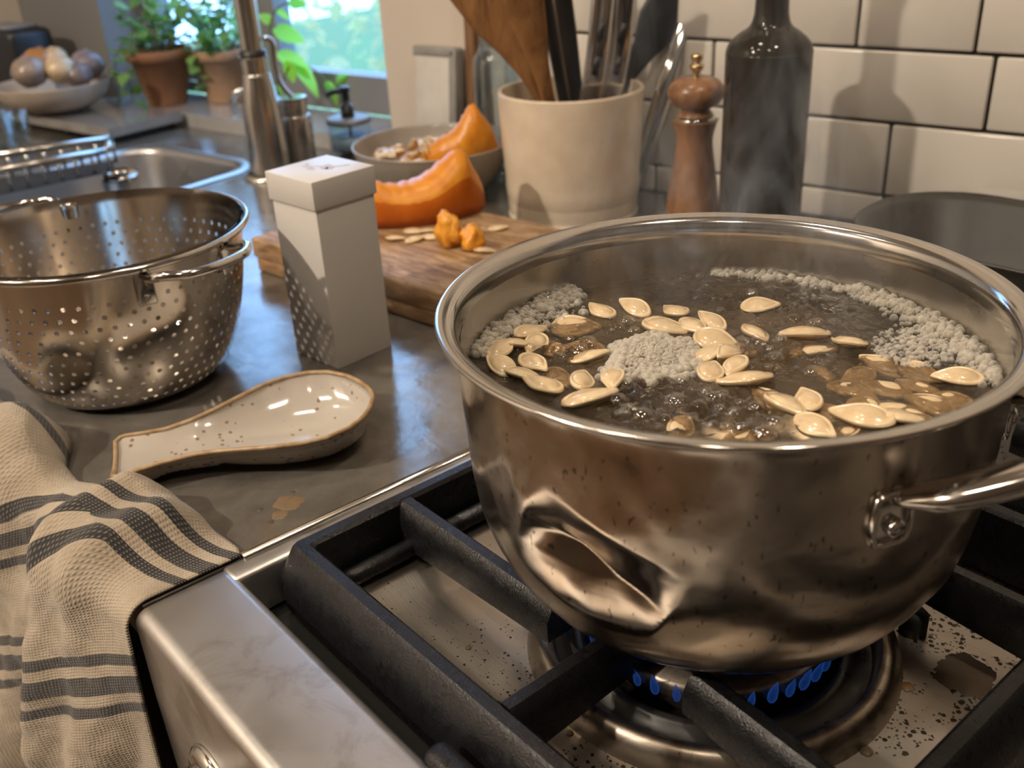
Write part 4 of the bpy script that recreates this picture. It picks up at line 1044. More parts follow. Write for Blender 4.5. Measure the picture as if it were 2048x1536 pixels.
def lump(name, label, p, r, seed, sq=(1, 1, .9)):
    bm = bmesh.new(); bmesh.ops.create_icosphere(bm, subdivisions=3, radius=1)
    for v_ in bm.verts:
        d = 1+.42*fbm(v_.co.x*1.6+seed, v_.co.y*1.6, v_.co.z*1.6, 4); v_.co = Vector((v_.co.x*r*sq[0]*d, v_.co.y*r*sq[1]*d, max(v_.co.z*d, -.72)*r*sq[2]))
    mn = min(v_.co.z for v_ in bm.verts); d_ = bpy.data.meshes.new(name)
    for v_ in bm.verts: v_.co.z -= mn
    bm.to_mesh(d_); bm.free(); d_.polygons.foreach_set('use_smooth', [True]*len(d_.polygons))
    return tag(ob(name, d_, M_pulp, None, p), label, 'pumpkin')
lump('pumpkin_scrap', 'stringy orange pumpkin scrap beside the wedge on the cutting board', P(900, 492, ZB), .0145, 2, (1, .75, 1.35))
lump('pumpkin_scrap', 'small orange pumpkin scrap nearest the pot on the cutting board', P(945, 497, ZB), .0115, 5, (1, .9, 1.1))
w0 = P(872, 425, ZB)
o = ob('pumpkin_seed', SEEDM[0]); o.location = Vector((w0.x, w0.y, ZB+.026)); o.rotation_euler = (.9, .5, .9); o.scale = (1, 1, 1); tag(o, 'pale pumpkin seed stuck to the cut face of the pumpkin wedge', 'seed')
bs = [(790, 480, 0, 'pumpkin seed half hidden by the white box on the board'), (830, 483, 10, 'whole pumpkin seed lying in front of the wedge on the board'), (825, 467, 5, 'pumpkin seed close under the pumpkin wedge on the board'), (862, 478, -10, 'pumpkin seed touching the stringy orange scrap on the board'), (995, 460, 5, 'lone pumpkin seed at the back of the cutting board'), (968, 505, 0, 'pumpkin seed beside the pot rim at the board edge'), (855, 466, 15, 'pumpkin seed between the wedge and the orange scrap')]
for i, (x, y, an, lb) in enumerate(bs):
    p = P(x, y, ZB); o = ob('pumpkin_seed', SEEDM[i % 4]); o.location = (p.x, p.y, ZB+.0020); o.rotation_euler = (rnd.uniform(-.2, .2), rnd.uniform(-.1, .1), YAW+rnd.uniform(-.6, .6)); s = .92; o.scale = (s, s, s); tag(o, lb, 'seed', 'seeds scattered on the board')

# ------------------------------------------------------------------ grey bowl with seeds
M_bowl = mat('grey_stoneware', (.30, .265, .225), .3, var=(.34, .30, .26), vscale=25, coat=.3)
gb = P(868, 418, 0); gbc = Vector((gb.x, gb.y, 0))+Vector((-.62, .52, 0)).normalized()*.055
gbh = HZ(865, 283, gbc); gr_ = 156*(Vector((gbc.x, gbc.y, gbh))-Vector(CAM)).length/FPX
bowl = thing('grey_bowl', 'grey stoneware bowl of pumpkin seeds behind the cutting board', 'bowl', gbc)
pf = cr([(.0, .004), (gr_*.40, .0), (gr_*.45, .003), (gr_*.62, gbh*.16), (gr_*.80, gbh*.42), (gr_*.93, gbh*.74), (gr_*.99, gbh*.97), (gr_, gbh), (gr_*.975, gbh*.995), (gr_*.90, gbh*.74), (gr_*.76, gbh*.44), (gr_*.5, gbh*.16), (.0, gbh*.10)], 5)
ob('bowl_shell', me('bowl_shell', *lathe(pf, 72, cap=False)), M_bowl, bowl)
hp_ = Vector((gbc.x-.012, gbc.y-.012, gbh*.72))
lump('pumpkin_pulp', 'mound of orange pumpkin pulp inside the grey bowl', hp_-Vector((0, 0, .034)), gr_*.50, 9, (1, 1, .42))
rnd = random.Random(3)
for i in range(46):
    a = rnd.uniform(0, 2*PI); d = gr_*.62*math.sqrt(rnd.random()); o = ob('pumpkin_seed', SEEDM[i % 4])
    o.location = (hp_.x+d*math.cos(a), hp_.y+d*math.sin(a), hp_.z+.008-.018*(d/(gr_*.62))**1.6+rnd.uniform(0, .010)); o.rotation_euler = (rnd.uniform(-.8, .8), rnd.uniform(-.7, .7), rnd.uniform(0, 6)); o.scale = (.95,)*3
    tag(o, 'pumpkin seed heaped on orange pulp in the grey bowl', 'seed', 'seeds heaped in the grey bowl')
cp = Vector((gbc.x+.020, gbc.y+.030, gbh*.62))
V, F = wedge2(.085, .062, .03, .03)
o = ob('pumpkin_chunk', me('pumpkin_chunk', V, F), None, None, cp, (.12, -.25, YAW+.1)); o.data.materials.append(M_flesh); o.data.materials.append(M_skin); tag(o, 'orange pumpkin chunk standing up in the grey bowl', 'pumpkin')
for f in o.data.polygons: f.material_index = 1 if (f.index < 23*8 and f.index % 8 in (5, 6)) else 0

# ------------------------------------------------------------------ utensil crock
M_crock = mat('cream_stoneware', (.74, .62, .48), .3, var=(.64, .52, .39), vscale=30, vdetail=5, coat=.25)
ck = P(1030, 440, 0); ckd = Vector((math.cos(YAW), math.sin(YAW), 0)); away = Vector((-math.sin(YAW), math.cos(YAW), 0))
ck = Vector((ck.x, ck.y, 0))+ckd*.066+away*.028
ckh = HZ(1156, 178, ck); ckr = 141*(Vector((ck.x, ck.y, ckh))-Vector(CAM)).length/FPX
crock = thing('utensil_crock', 'cream stoneware crock holding wooden and steel utensils', 'crock', ck)
ob('crock_shell', me('crock_shell', *lathe(cr([(.0, .006), (ckr*.86, .0), (ckr*.90, .003), (ckr*.93, ckh*.2), (ckr*.975, ckh*.7), (ckr*.995, ckh*.985), (ckr*.985, ckh), (ckr*.955, ckh), (ckr*.94, ckh*.98), (ckr*.92, ckh*.6), (ckr*.86, ckh*.06), (0, ckh*.05)], 5), 80, cap=False)), M_crock, crock)
# utensils stand in the crock: foot inside, leaning outwards. lx = offset to the image right, ly = away from camera
def loc(lx, ly, z): return ck+ckd*lx+away*ly+Vector((0, 0, z))
def at_px(x, y, ly):   # point on the sight line at crock depth + ly
    d = ray(x, y); n_ = np.array([away.x, away.y]); o2 = np.array([ck.x, ck.y])+n_*ly
    k_ = ((o2-CAM[:2])@n_)/(d[:2]@n_); return Vector(CAM+k_*d)
def paddle(name, label, lower, rimp, wid, th, m_, cat, hole=False):
    # wid: list of (fraction from rim point upwards in metres, half width)
    p0, p1 = Vector(lower), Vector(rimp); d = (p1-p0).normalized(); L0 = (p1-p0).length
    root = thing(name, label, cat, p0); sd = (ckd-d*ckd.dot(d)).normalized(); nn = d.cross(sd)
    pts = [(0, .0055)]+[(L0+a, w_) for a, w_ in wid]
    ss = np.linspace(0, pts[-1][0], 46); V, F = [], []; n_ = 12
    for s_ in ss:
        w_ = float(np.interp(s_, [a for a, _ in pts], [b_ for _, b_ in pts])); tt = th if w_ < .01 else th*.75
        for k_ in range(n_): a = 2*PI*k_/n_; V.append(d*s_+sd*w_*(abs(math.cos(a))**.8*math.copysign(1, math.cos(a)))+nn*tt*math.sin(a))
    for i in range(len(ss)-1):
        for k_ in range(n_): k2 = (k_+1) % n_; F.append((i*n_+k_, i*n_+k2, (i+1)*n_+k2, (i+1)*n_+k_))
    F.append(tuple(range(n_))[::-1]); F.append(tuple(range((len(ss)-1)*n_, len(ss)*n_)))
    ob('blade', me('blade', V, F), m_, root); return root
foot = lambda lx, ly: loc(lx, ly, ckh*.05+.006)
paddle('wooden_spatula', 'broad dark-grained wooden spatula leaning left in the crock', foot(.022, -.02), at_px(1072, 180, -.035), [(.0, .0065), (.02, .0085), (.05, .016), (.08, .027), (.12, .034), (.17, .036), (.2, .025)], .0045, M_spatula, 'spatula')
paddle('wooden_spoon', 'lighter wooden spoon in front of the broad spatula in the crock', foot(.0, .0), at_px(1092, 180, -.050), [(.0, .007), (.03, .0095), (.07, .016), (.11, .021), (.16, .023), (.2, .015)], .005, M_spatula, 'spoon')
paddle('black_ladle', 'black plastic ladle with its handle behind the wooden spoon', foot(.01, .02), at_px(1120, 160, .02), [(.0, .006), (.08, .0075), (.2, .008)], .004, M_black, 'ladle')
paddle('slim_wooden_spoon', 'slim brown wooden spoon handle at the back of the crock', foot(.0, .03), at_px(1128, 150, .04), [(.0, .006), (.2, .008)], .005, M_darkwood, 'spoon')
paddle('black_turner', 'black slotted turner with a wide blade at the right of the crock', foot(-.02, .03), at_px(1246, 165, .03), [(.0, .008), (.04, .014), (.07, .026), (.14, .030), (.2, .03)], .003, M_black, 'turner')
paddle('black_spoon', 'black nylon spoon standing mid crock before the tongs', foot(.02, .01), at_px(1150, 170, -.02), [(.0, .0075), (.06, .009), (.2, .009)], .004, M_black, 'spoon')
# tongs: two sprung arms of folded steel
tg = thing('steel_tongs', 'shiny steel tongs with slotted arms in the crock', 'tongs', foot(-.01, -.015)); tb_ = Vector(tg.location)
for sgn, x_ in ((-1, 1185), (1, 1226)):
    p1 = at_px(x_, 172, -.040+.004*sgn)-tb_; p2 = at_px(x_+28, -60, -.045)-tb_; p0 = Vector((sgn*.004, 0, 0)); ss = smooth_path([p0, p1, p2], 12); n_ = len(ss)
    arm = ob('arm', me('arm', *tube(ss, [.0095+.003*(i/n_) for i in range(n_)], 12, (.42, 1), up=away)), M_chrome, tg)
    for q in range(3):
        f = .60+.14*q; c_ = ss[int(f*(n_-1))]; d_ = (ss[-1]-ss[0]).normalized()
        ob('slot', me('slot', *tube([c_-d_*.009-away*.0042, c_+d_*.009-away*.0042], .0035, 10, (.5, 1), up=away)), M_black, arm)
# whisk handle leaning behind the crock on the counter
wk = thing('steel_skimmer', 'long steel skimmer handle leaning against the crock at its right', 'skimmer', tuple(at_px(1282, 300, .02))[:2]+(0,)); wb = Vector(wk.location)
a0 = at_px(1312, 235, .022)-wb; a1_ = at_px(1404, -40, .035)-wb
low = a0-(a1_-a0)*(a0.z/(a1_.z-a0.z))
wk.location = wb+Vector((low.x, low.y, 0)); a0 -= Vector((low.x, low.y, 0)); a1_ -= Vector((low.x, low.y, 0))
ob('handle', me('handle', *tube([a0*.02, a0, a1_], [.009, .0105, .012], 16, (.6, 1), up=away)), M_chrome, wk)
ob('groove', me('groove', *tube([a0*.3-away*.0062, a1_*.98-away*.0070], .0028, 8)), M_frame, wk)

# ------------------------------------------------------------------ pepper mill
mp_ = Vector((*(CAM+ray(1390, 250)/np.linalg.norm(ray(1390, 250))*1.02)[:2], 0)); mh = HZ(1390, 152, mp_); ms = 53*1.02/FPX
mill = thing('pepper_mill', 'turned wooden pepper mill with ball top left of the dark bottle', 'pepper mill', mp_)
zk = HZ(1390, 238, mp_); zc = HZ(1390, 192, mp_)
ob('mill_body', me('mill_body', *lathe(cr([(0, 0), (ms*1.02, 0), (ms*1.04, .006), (ms*.98, .014), (ms*.98, zk*.22), (ms*.88, zk*.45), (ms*.70, zk*.72), (ms*.66, zk*.85), (ms*.78, zk*.97), (ms*.78, zk), (0, zk)], 5), 48, cap=False)), M_mill, mill)
ob('neck_ring', me('neck_ring', *lathe([(ms*.7, zk-.0005), (ms*.74, zk+.001), (ms*.7, zk+.0025), (0, zk+.003)], 40, cap=False)), M_chrome, mill)
hd_ = mh-zk
ob('ball_top', me('ball_top', *lathe(cr([(0, zk+.003), (ms*.62, zk+.003), (ms*.60, zk+hd_*.16), (ms*.52, zk+hd_*.26), (ms*.82, zk+hd_*.36), (ms*1.0, zk+hd_*.58), (ms*.93, zk+hd_*.80), (ms*.6, zk+hd_*.96), (0, mh)], 6), 48, cap=False)), M_mill, mill)
ob('finial', me('finial', *lathe(cr([(ms*.16, mh-.002), (ms*.14, mh+.004), (ms*.24, mh+.007), (ms*.26, mh+.010), (ms*.14, mh+.0125), (ms*.22, mh+.016), (ms*.2, mh+.020), (0, mh+.0215)], 4), 24, cap=False)), mat('brass', (.62, .46, .24), .22, 1.), mill)

# ------------------------------------------------------------------ dark glass bottle
M_bottle, t, b = nt('dark_bottle_glass'); b.inputs['Base Color'].default_value = (.020, .015, .009, 1); b.inputs['Roughness'].default_value = .07; b.inputs['Coat Weight'].default_value = .0; b.inputs['Specular IOR Level'].default_value = .32
btp = Vector((*(CAM+ray(1526, 300)/np.linalg.norm(ray(1526, 300))*.97)[:2], 0)); br_ = 78*.97/FPX
hs = HZ(1545, 60, btp); hn = HZ(1545, -10, btp)
h95 = HZ(1540, 112, btp); hneck = HZ(1545, 52, btp)
bottle = thing('oil_bottle', 'tall dark glass oil bottle against the white tiles', 'bottle', btp)
ob('glass_body', me('glass_body', *lathe(cr([(0, .002), (br_*.92, 0), (br_, .006), (br_, h95*.5), (br_*1.0, h95-.006), (br_*.985, h95+(hneck-h95)*.22), (br_*.90, h95+(hneck-h95)*.52), (br_*.70, h95+(hneck-h95)*.80), (br_*.50, h95+(hneck-h95)*1.0), (br_*.42, hneck+.006), (br_*.38, hneck+.02), (br_*.37, hneck+.08), (br_*.42, hneck+.082), (br_*.42, hneck+.092), (0, hneck+.093)], 6), 56, cap=False)), M_bottle, bottle)
ob('stopper', me('stopper', *lathe([(br_*.34, hneck+.092), (br_*.36, hneck+.105), (0, hneck+.107)], 28, cap=False)), mat('cork', (.35, .2, .1), .8), bottle)

# ------------------------------------------------------------------ roasting pan on the rear burner
M_pan = mat('dark_pan_steel', (.028, .026, .024), .45, .0, var=(.05, .045, .04), vscale=9, vdetail=5)
pz = .072
pa = P(1760, 420, pz); 
pan = thing('roasting_pan', 'dark steel roasting pan on the rear burner behind the pot', 'pan', (0, 0, ZG))
def rr_loop(cx, cy, hx, hy, r, z, n=8, rz=0., lift=0.):
    out = []
    for q, (sx, sy) in enumerate(((1, 1), (-1, 1), (-1, -1), (1, -1))):
        for k in range(n+1):
            a = q*PI/2+k/n*PI/2; x = sx*(hx-r)+r*math.cos(a); y = sy*(hy-r)+r*math.sin(a)
            out.append(Vector((cx, cy, 0))+RZ(rz)@Vector((x, y, 0))+Vector((0, 0, z+lift*max(0, math.cos(math.atan2(y, x))**2-.3))))
    return out
pcx, pcy, PRZ = .012, .412, .06
PT_ = .0635
LL = [rr_loop(pcx, pcy, a, b_, r_, z, rz=PRZ) for a, b_, r_, z in ((.145, .045, .040, .0005), (.152, .052, .048, .006), (.168, .068, .062, PT_-.005), (.178, .078, .070, PT_), (.180, .080, .072, PT_-.0025), (.177, .077, .069, PT_-.0015), (.1665, .0665, .061, PT_-.006), (.150, .050, .046, .007), (.138, .040, .036, .003))]
V, F = [], []; m_ = len(LL[0])
for l in LL: V += l
for i in range(len(LL)-1):
    for k in range(m_): k2 = (k+1) % m_; F.append((i*m_+k, i*m_+k2, (i+1)*m_+k2, (i+1)*m_+k))
F.append(tuple(range(m_))[::-1]); F.append(tuple(range((len(LL)-1)*m_, len(LL)*m_)))
ob('pan_shell', me('pan_shell', V, F), M_pan, pan)

# ------------------------------------------------------------------ boards and jar leaning between window and tiles
M_white = mat('whitewashed_board', (.60, .57, .53), .55, var=(.50, .46, .42), vscale=18, bmp=(90, .15, .001))
M_greyedge = mat('grey_edge', (.30, .29, .27), .45, var=(.22, .21, .2), vscale=40)
def leaning(name, label, s0, s1, h_, th, tb0, m_, edge=None, cat='board'):
    # board standing on the counter, leaning back on the wall
    tilt = math.atan2(tb0-.004-th, h_)
    r = thing(name, label, cat, W((s0+s1)/2, -tb0, 0)); r.rotation_euler = (-tilt, 0, WA)
    ob('panel', me('panel', *xf(rbox(s1-s0, th, h_, .003, 2), loc=(0, th/2, 0))), m_, r)
    if edge:
        ob('top_edge', me('top_edge', *xf(rbox(s1-s0+.004, th+.003, .012, .002, 2), loc=(0, th/2, h_-.010))), edge, r)
        ob('side_edge', me('side_edge', *xf(rbox(.012, th+.003, h_, .002, 2), loc=((s1-s0)/2-.002, th/2, 0))), edge, r)
    return r
zt_ = HZ(895, 95, W(-.37, -.02))
leaning('white_board', 'whitewashed board with grey edges leaning by the window', -.412, -.345, zt_, .014, .034, M_white, M_greyedge)
leaning('serving_board', 'tall brown wooden serving board on edge beside the white board', -.322, -.306, .36, .014, .030, M_darkwood)
jr = thing('glass_jar', 'clear glass jar between the wooden board and the crock', 'jar', W(-.262, -.040, 0))
M_clear = glass_mat('clear_glass', (.88, .94, .97), None, .02, .03)
ob('jar_body', me('jar_body', *lathe(cr([(0, .003), (.024, 0), (.027, .004), (.027, .13), (.022, .15), (.018, .16), (.018, .19), (.0165, .19), (.0165, .16), (.0205, .15), (.0255, .13), (.0255, .006), (0, .006)], 4), 36, cap=False)), M_clear, jr)

# ------------------------------------------------------------------ faucet, sprayer, soap dispenser
fb = P(545, 352, 0); fb.z = 0
def r_at(px_w, p, z): return px_w/2*(Vector((p.x, p.y, z))-Vector(CAM)).length/FPX
zc1 = HZ(505, 112, fb); rb = r_at(78, fb, 0); rt_ = r_at(50, fb, zc1)
M_fsteel = steel('brushed_tap_steel', (.58, .55, .50), .18, .28)
faucet = thing('kitchen_faucet', 'brushed steel kitchen faucet with tall column beside the sink', 'faucet', fb)
ob('base_flange', me('base_flange', *lathe([(rb*1.35, 0), (rb*1.35, .004), (rb*1.1, .007)], 40, cap=False)), M_fsteel, faucet)
ob('column', me('column', *lathe(cr([(rb, .003), (rb*.97, zc1*.25), (rb*.86, zc1*.6), (rt_*1.02, zc1*.85), (rt_, zc1*.86), (rt_, zc1*.985), (rt_*.95, zc1), (0, zc1)], 5), 44, cap=False)), M_fsteel, faucet)
ob('seam_ring', me('seam_ring', *lathe([(rt_*1.0, zc1*.835), (rt_*1.03, zc1*.84), (rt_*1.03, zc1*.85), (rt_, zc1*.855)], 44, cap=False)), M_frame, faucet)
ob('collar', me('collar', *lathe([(rt_*.99, zc1), (rt_*.99, zc1+.006), (rt_*.8, zc1+.008)], 40, cap=False)), M_black, faucet)
nk = rt_*.80
ob('neck', me('neck', *tube(smooth_path([(0, 0, zc1), (0, 0, zc1+.10), (0, 0, zc1+.20), (-.03, -.012, zc1+.27), (-.09, -.036, zc1+.29), (-.15, -.06, zc1+.26), (-.17, -.068, zc1+.20)], 8), nk, 18)), M_fsteel, faucet)
lp0 = Vector((.012, .016, zc1*.42)); 
def near_f(x, y, dep=0.): d = ray(x, y); k_ = ((fb.x-CAM[0])*d[0]+(fb.y-CAM[1])*d[1])/(d[0]**2+d[1]**2)+dep; return Vector(CAM+k_*d)-fb
ob('lever', me('lever', *tube(smooth_path([near_f(584, 195), near_f(560, 165), near_f(551, 130), near_f(545, 85), near_f(527, 75)], 6), [.0032]*25, 10)), M_fsteel, faucet)
sp_ = P(604, 332, 0); zs = HZ(595, 192, sp_); rs = r_at(60, sp_, .05)
spr = thing('side_sprayer', 'short brushed steel side sprayer standing right of the faucet', 'sprayer', sp_)
ob('sprayer_body', me('sprayer_body', *lathe(cr([(rs*1.25, 0), (rs*1.2, .004), (rs, .007), (rs*1.02, zs*.5), (rs*.96, zs*.72), (rs*.86, zs*.75)], 4), 36, cap=False)), M_fsteel, spr)
ob('sprayer_head', me('sprayer_head', *lathe(cr([(rs*.80, zs*.75), (rs*.86, zs*.76), (rs*.86, zs*.97), (rs*.8, zs), (0, zs)], 4), 36, cap=False)), M_fsteel, spr)
hk = P(470, 226, .022); hkt = thing('small_tap', 'small hooked steel tap on the window sill behind the faucet', 'tap', (hk.x, hk.y, .022))
ob('spout', me('spout', *tube(smooth_path([(0, 0, 0), (0, 0, .02), (.006, .006, .032), (.018, .02, .034), (.026, .03, .028)], 6), .006, 12)), M_fsteel, hkt)
sd_ = P(705, 308, 0); zj = HZ(705, 240, sd_); rj = r_at(84, sd_, zj)
soap = thing('soap_dispenser', 'glass soap dispenser with a black pump by the window sill', 'soap dispenser', sd_)
ob('bottle', me('bottle', *lathe(cr([(0, .002), (rj*.9, 0), (rj*.96, .005), (rj*.96, zj*.9), (rj*.9, zj*.97), (rj*.86, zj*.97), (rj*.9, zj*.88), (rj*.9, .007), (0, .007)], 4), 36, cap=False)), M_clear, soap)
M_soap = mat('pale_liquid_soap', (.42, .50, .60), .2)
ob('liquid', me('liquid', *lathe([(0, .008), (rj*.88, .008), (rj*.88, zj*.55), (0, zj*.55)], 32, cap=False)), M_soap, soap)
ob('cap', me('cap', *lathe([(rj*1.0, zj*.94), (rj*1.02, zj*.95), (rj*1.02, zj*1.08), (rj*.9, zj*1.11), (0, zj*1.11)], 36, cap=False)), M_frame, soap)
zp = HZ(703, 172, sd_)
pmp = ob('pump', me('pump', *lathe([(rj*.3, zj*1.1), (rj*.3, zj+(zp-zj)*.45), (rj*.17, zj+(zp-zj)*.47), (rj*.17, zj+(zp-zj)*.86), (rj*.24, zj+(zp-zj)*.88), (rj*.22, zp), (0, zp)], 24, cap=False)), M_black, soap)
ob('nozzle', me('nozzle', *tube(smooth_path([(0, 0, zp-.006), tuple(-ckd*.014+Vector((0, 0, zp-.006))), tuple(-ckd*.026+Vector((0, 0, zp-.010)))], 5), .0038, 10)), M_black, pmp)
ob('dip_tube', me('dip_tube', *tube([(0, 0, .01), (.002, 0, zj)], .0025, 8)), M_sill, soap)
cup = thing('steel_cup', 'small steel cup standing inside the sink', 'cup', (*P(240, 356, -.012).xy, -.1545)); cz = -.012+.1545; crd = r_at(66, Vector((*P(240, 356, -.012).xy, 0)), -.012)
ob('cup_wall', me('cup_wall', *lathe(cr([(0, .001), (crd*.8, 0), (crd*.85, .004), (crd*.97, cz*.97), (crd, cz), (crd*.95, cz*.99), (crd*.82, .006), (0, .006)], 4), 36, cap=False)), M_chrome, cup)

# ------------------------------------------------------------------ window-sill plants
M_terra = mat('terracotta', (.25, .115, .055), .75, var=(.19, .08, .037), vscale=25, vdetail=5, bmp=(90, .3, .001))
M_terra2 = mat('pale_terracotta', (.40, .25, .155), .75, var=(.32, .19, .11), vscale=20, vdetail=4)
M_soil = mat('soil', (.03, .02, .013), .95, bmp=(120, .6, .004))
def leaf_mat(name, a, b_):
    m, t, b = nt(name); oi = N(t, 'ShaderNodeObjectInfo'); t.links.new(ramp(t, oi.outputs['Random'], [(0, a), (1, b_)]), b.inputs['Base Color']); b.inputs['Roughness'].default_value = .4
    tl = N(t, 'ShaderNodeBsdfTranslucent'); t.links.new(ramp(t, oi.outputs['Random'], [(0, tuple(min(x*1.7, 1) for x in a)), (1, tuple(min(x*1.7, 1) for x in b_))]), tl.inputs[0])
    mx = N(t, 'ShaderNodeMixShader'); mx.inputs[0].default_value = .45; t.links.new(b.outputs[0], mx.inputs[1]); t.links.new(tl.outputs[0], mx.inputs[2]); t.links.new(mx.outputs[0], t.nodes['Material Output'].inputs[0]); return m
M_leaf = leaf_mat('ivy_leaf', (.08, .18, .045), (.24, .42, .13)); M_leaf2 = leaf_mat('vine_leaf', (.20, .46, .06), (.34, .62, .10)); M_stem = mat('plant_stem', (.10, .12, .04), .6)
def leaf_mesh(name, m_, L=1., w_=.40, fold=.12):
    V, F = [], []; n_ = 7
    for i in range(n_):
        f = i/(n_-1); ww = w_*math.sin(PI*f**.75)**.8*(1-.1*f) if 0 < f < 1 else .0; z = -.16*f*f
        V += [(f*L, -ww*L, (z+fold*ww)*L), (f*L, 0, z*L), (f*L, ww*L, (z+fold*ww)*L)]
    for i in range(n_-1):
        a = i*3; F += [(a, a+3, a+4, a+1), (a+1, a+4, a+5, a+2)]
    d = me(name, V, F); d.materials.append(m_); return d
LM1 = leaf_mesh('leaf', M_leaf, w_=.42); LM2 = leaf_mesh('leaf', M_leaf2, w_=.33)
def put_leaf(root, p, yaw, pitch, size, d):
    o = ob('leaf', d, None, root, p, (rnd.uniform(-.5, .5), pitch, yaw)); o.scale = (size,)*3; return o
def potted(label, base, H, Rt, Rb, m_, nst, trail, lsz, seed, spread=1.):
    r_ = random.Random(seed); root = thing('potted_plant', label, 'plant', base, 0, 'plants on the window sill')
    pr = [(0, .002), (Rb, 0), (Rb*1.0, .004), (Rt*.95, H*.80), (Rt*1.07, H*.81), (Rt*1.08, H*.99), (Rt*1.02, H), (Rt*.92, H*.99), (Rt*.90, H*.8), (0, H*.78)]
    ob('flower_pot', me('flower_pot', *lathe(pr, 40, cap=False)), m_, root); ob('soil', me('soil', *lathe([(0, H*.90), (Rt*.92, H*.88)], 24, cap=False)), M_soil, root)
    for k in range(nst):
        a = r_.uniform(0, 2*PI); hang = k < trail
        out = Rt*r_.uniform(.9, 1.5)*spread; hgt = r_.uniform(.25, 1.0)*H*1.15
        if hang: pts = [(.3*Rt*math.cos(a), .3*Rt*math.sin(a), H*.9), (.9*Rt*math.cos(a), .9*Rt*math.sin(a), H*1.2), (1.45*Rt*math.cos(a), 1.45*Rt*math.sin(a), H*.8), (1.5*Rt*math.cos(a), 1.5*Rt*math.sin(a), max(H*(.45-.5*r_.random()), .012))]
        else: pts = [(.3*Rt*math.cos(a), .3*Rt*math.sin(a), H*.9), (.6*out*math.cos(a), .6*out*math.sin(a), H+hgt*.6), (out*math.cos(a), out*math.sin(a), H+hgt)]
        pth = smooth_path(pts, 6); ob('stem', me('stem', *tube(pth, .0014, 6)), M_stem, root)
        n_ = len(pth)
        for q in range(9 if not hang else 12):
            i = int((.25+.75*q/(8 if not hang else 11))*(n_-1)); put_leaf(root, pth[i]+Vector((r_.uniform(-.004, .004), r_.uniform(-.004, .004), 0)), r_.uniform(0, 2*PI), r_.uniform(-.5, .7), lsz*r_.uniform(.7, 1.25), LM1)
    return root
pp1 = P(338, 207, .022); H1 = HZ(325, 95, pp1)-.022; Rt1 = r_at(118, pp1, .1); 
potted('ivy-like plant spilling from a dark terracotta pot on the sill', (pp1.x, pp1.y, .022), H1, Rt1*.92, Rt1*.58, M_terra, 17, 6, .022, 21)
pp2 = P(412, 204, .022); pv = W(*ST(pp2), 0)+Vector((WN[0], WN[1], 0))*.0
pp2 = Vector((pp2.x, pp2.y, .022))
H2 = HZ(405, 98, pp2)-.022; Rt2 = r_at(100, pp2, .1)
potted('bushy green plant in a paler terracotta pot right of the ivy', (pp2.x+.02, pp2.y+.035, .022), H2, Rt2, Rt2*.8, M_terra2, 13, 0, .024, 33, 1.15)
# vine sprig in a small glass behind the sprayer
vb = P(560, 238, .022); vs = thing('vine_sprig', 'bright green vine sprig with large leaves in a small glass on the sill', 'plant', (vb.x, vb.y, .022))
ob('glass_vase', me('glass_vase', *lathe(cr([(0, .002), (.012, 0), (.014, .003), (.012, .04), (.014, .05), (.0125, .05), (.0105, .04), (.012, .005), (0, .005)], 4), 24, cap=False)), M_clear, vs)
def near_v(x, y): d = ray(x, y); k_ = ((vb.x-CAM[0])*d[0]+(vb.y-CAM[1])*d[1])/(d[0]**2+d[1]**2); return Vector(CAM+k_*d)-Vector((vb.x, vb.y, .022))
st1 = smooth_path([(0, 0, .01), near_v(556, 190), near_v(545, 120), near_v(540, 60), near_v(552, 20), near_v(575, 5)], 6)
st2 = smooth_path([(0, 0, .01), near_v(565, 170), near_v(585, 125), near_v(620, 135), near_v(650, 160), near_v(672, 195)], 6)
for s_ in (st1, st2): ob('stem', me('stem', *tube(s_, .0014, 6)), M_stem, vs)
LP = [(550, 105, 625, 140, .0), (590, 130, 640, 185, 0), (650, 160, 678, 205, 0), (545, 60, 605, 75, 0), (552, 20, 580, 35, 0), (570, 120, 590, 160, 0), (672, 165, 710, 155, 0), (545, 45, 520, 30, 0), (560, 170, 548, 200, 0), (575, 8, 610, 5, 0)]
for x0, y0, x1, y1, _ in LP:
    a_, b_ = near_v(x0, y0), near_v(x1, y1); d_ = b_-a_; o = ob('leaf', LM2, None, vs, a_)
    yaw = math.atan2(d_.y, d_.x); pit = -math.atan2(d_.z, math.hypot(d_.x, d_.y)); o.rotation_euler = (rnd.uniform(-1.2, -.5), pit, yaw); s_ = d_.length*1.1; o.scale = (s_, s_*1.2, s_)

# ------------------------------------------------------------------ left corner: raised stone shelf, bowl of onions, dish rack
zs_ = .026
M_slab = mat('stone_slab', (.30, .27, .24), .2, var=(.22, .20, .18), vscale=20, vdetail=5, spec=1., coat=1.)
c1 = P(216, 258, zs_); s1_, t1_ = ST(c1); c0 = P(50, 229, zs_)
print('shelf', s1_, t1_, ST(c0))
shelf = thing('stone_shelf', 'low stone shelf in the corner left of the sink', 'shelf', (0, 0, 0))
ob('slab', me('slab', *wbox(R_L+.01, s1_, t1_, -.045, zs_-.014, zs_), False), M_slab, shelf)
for s_ in (R_L+.02, s1_-.03): ob('support', me('support', *wbox(s_, s_+.015, t1_+.01, -.05, 0, zs_-.014), False), M_rubber, shelf)
M_cream = mat('cream_bowl_glaze', (.50, .43, .35), .35, var=(.40, .32, .25), vscale=14, vdetail=4)
ob0 = P(118, 222, zs_); obr = 98*(Vector((ob0.x, ob0.y, .1))-Vector(CAM)).length/FPX; obh = HZ(115, 165, ob0)-zs_
ob_ = thing('onion_bowl', 'cream pottery bowl of onions on the stone shelf', 'bowl', (ob0.x, ob0.y, zs_+.0004))
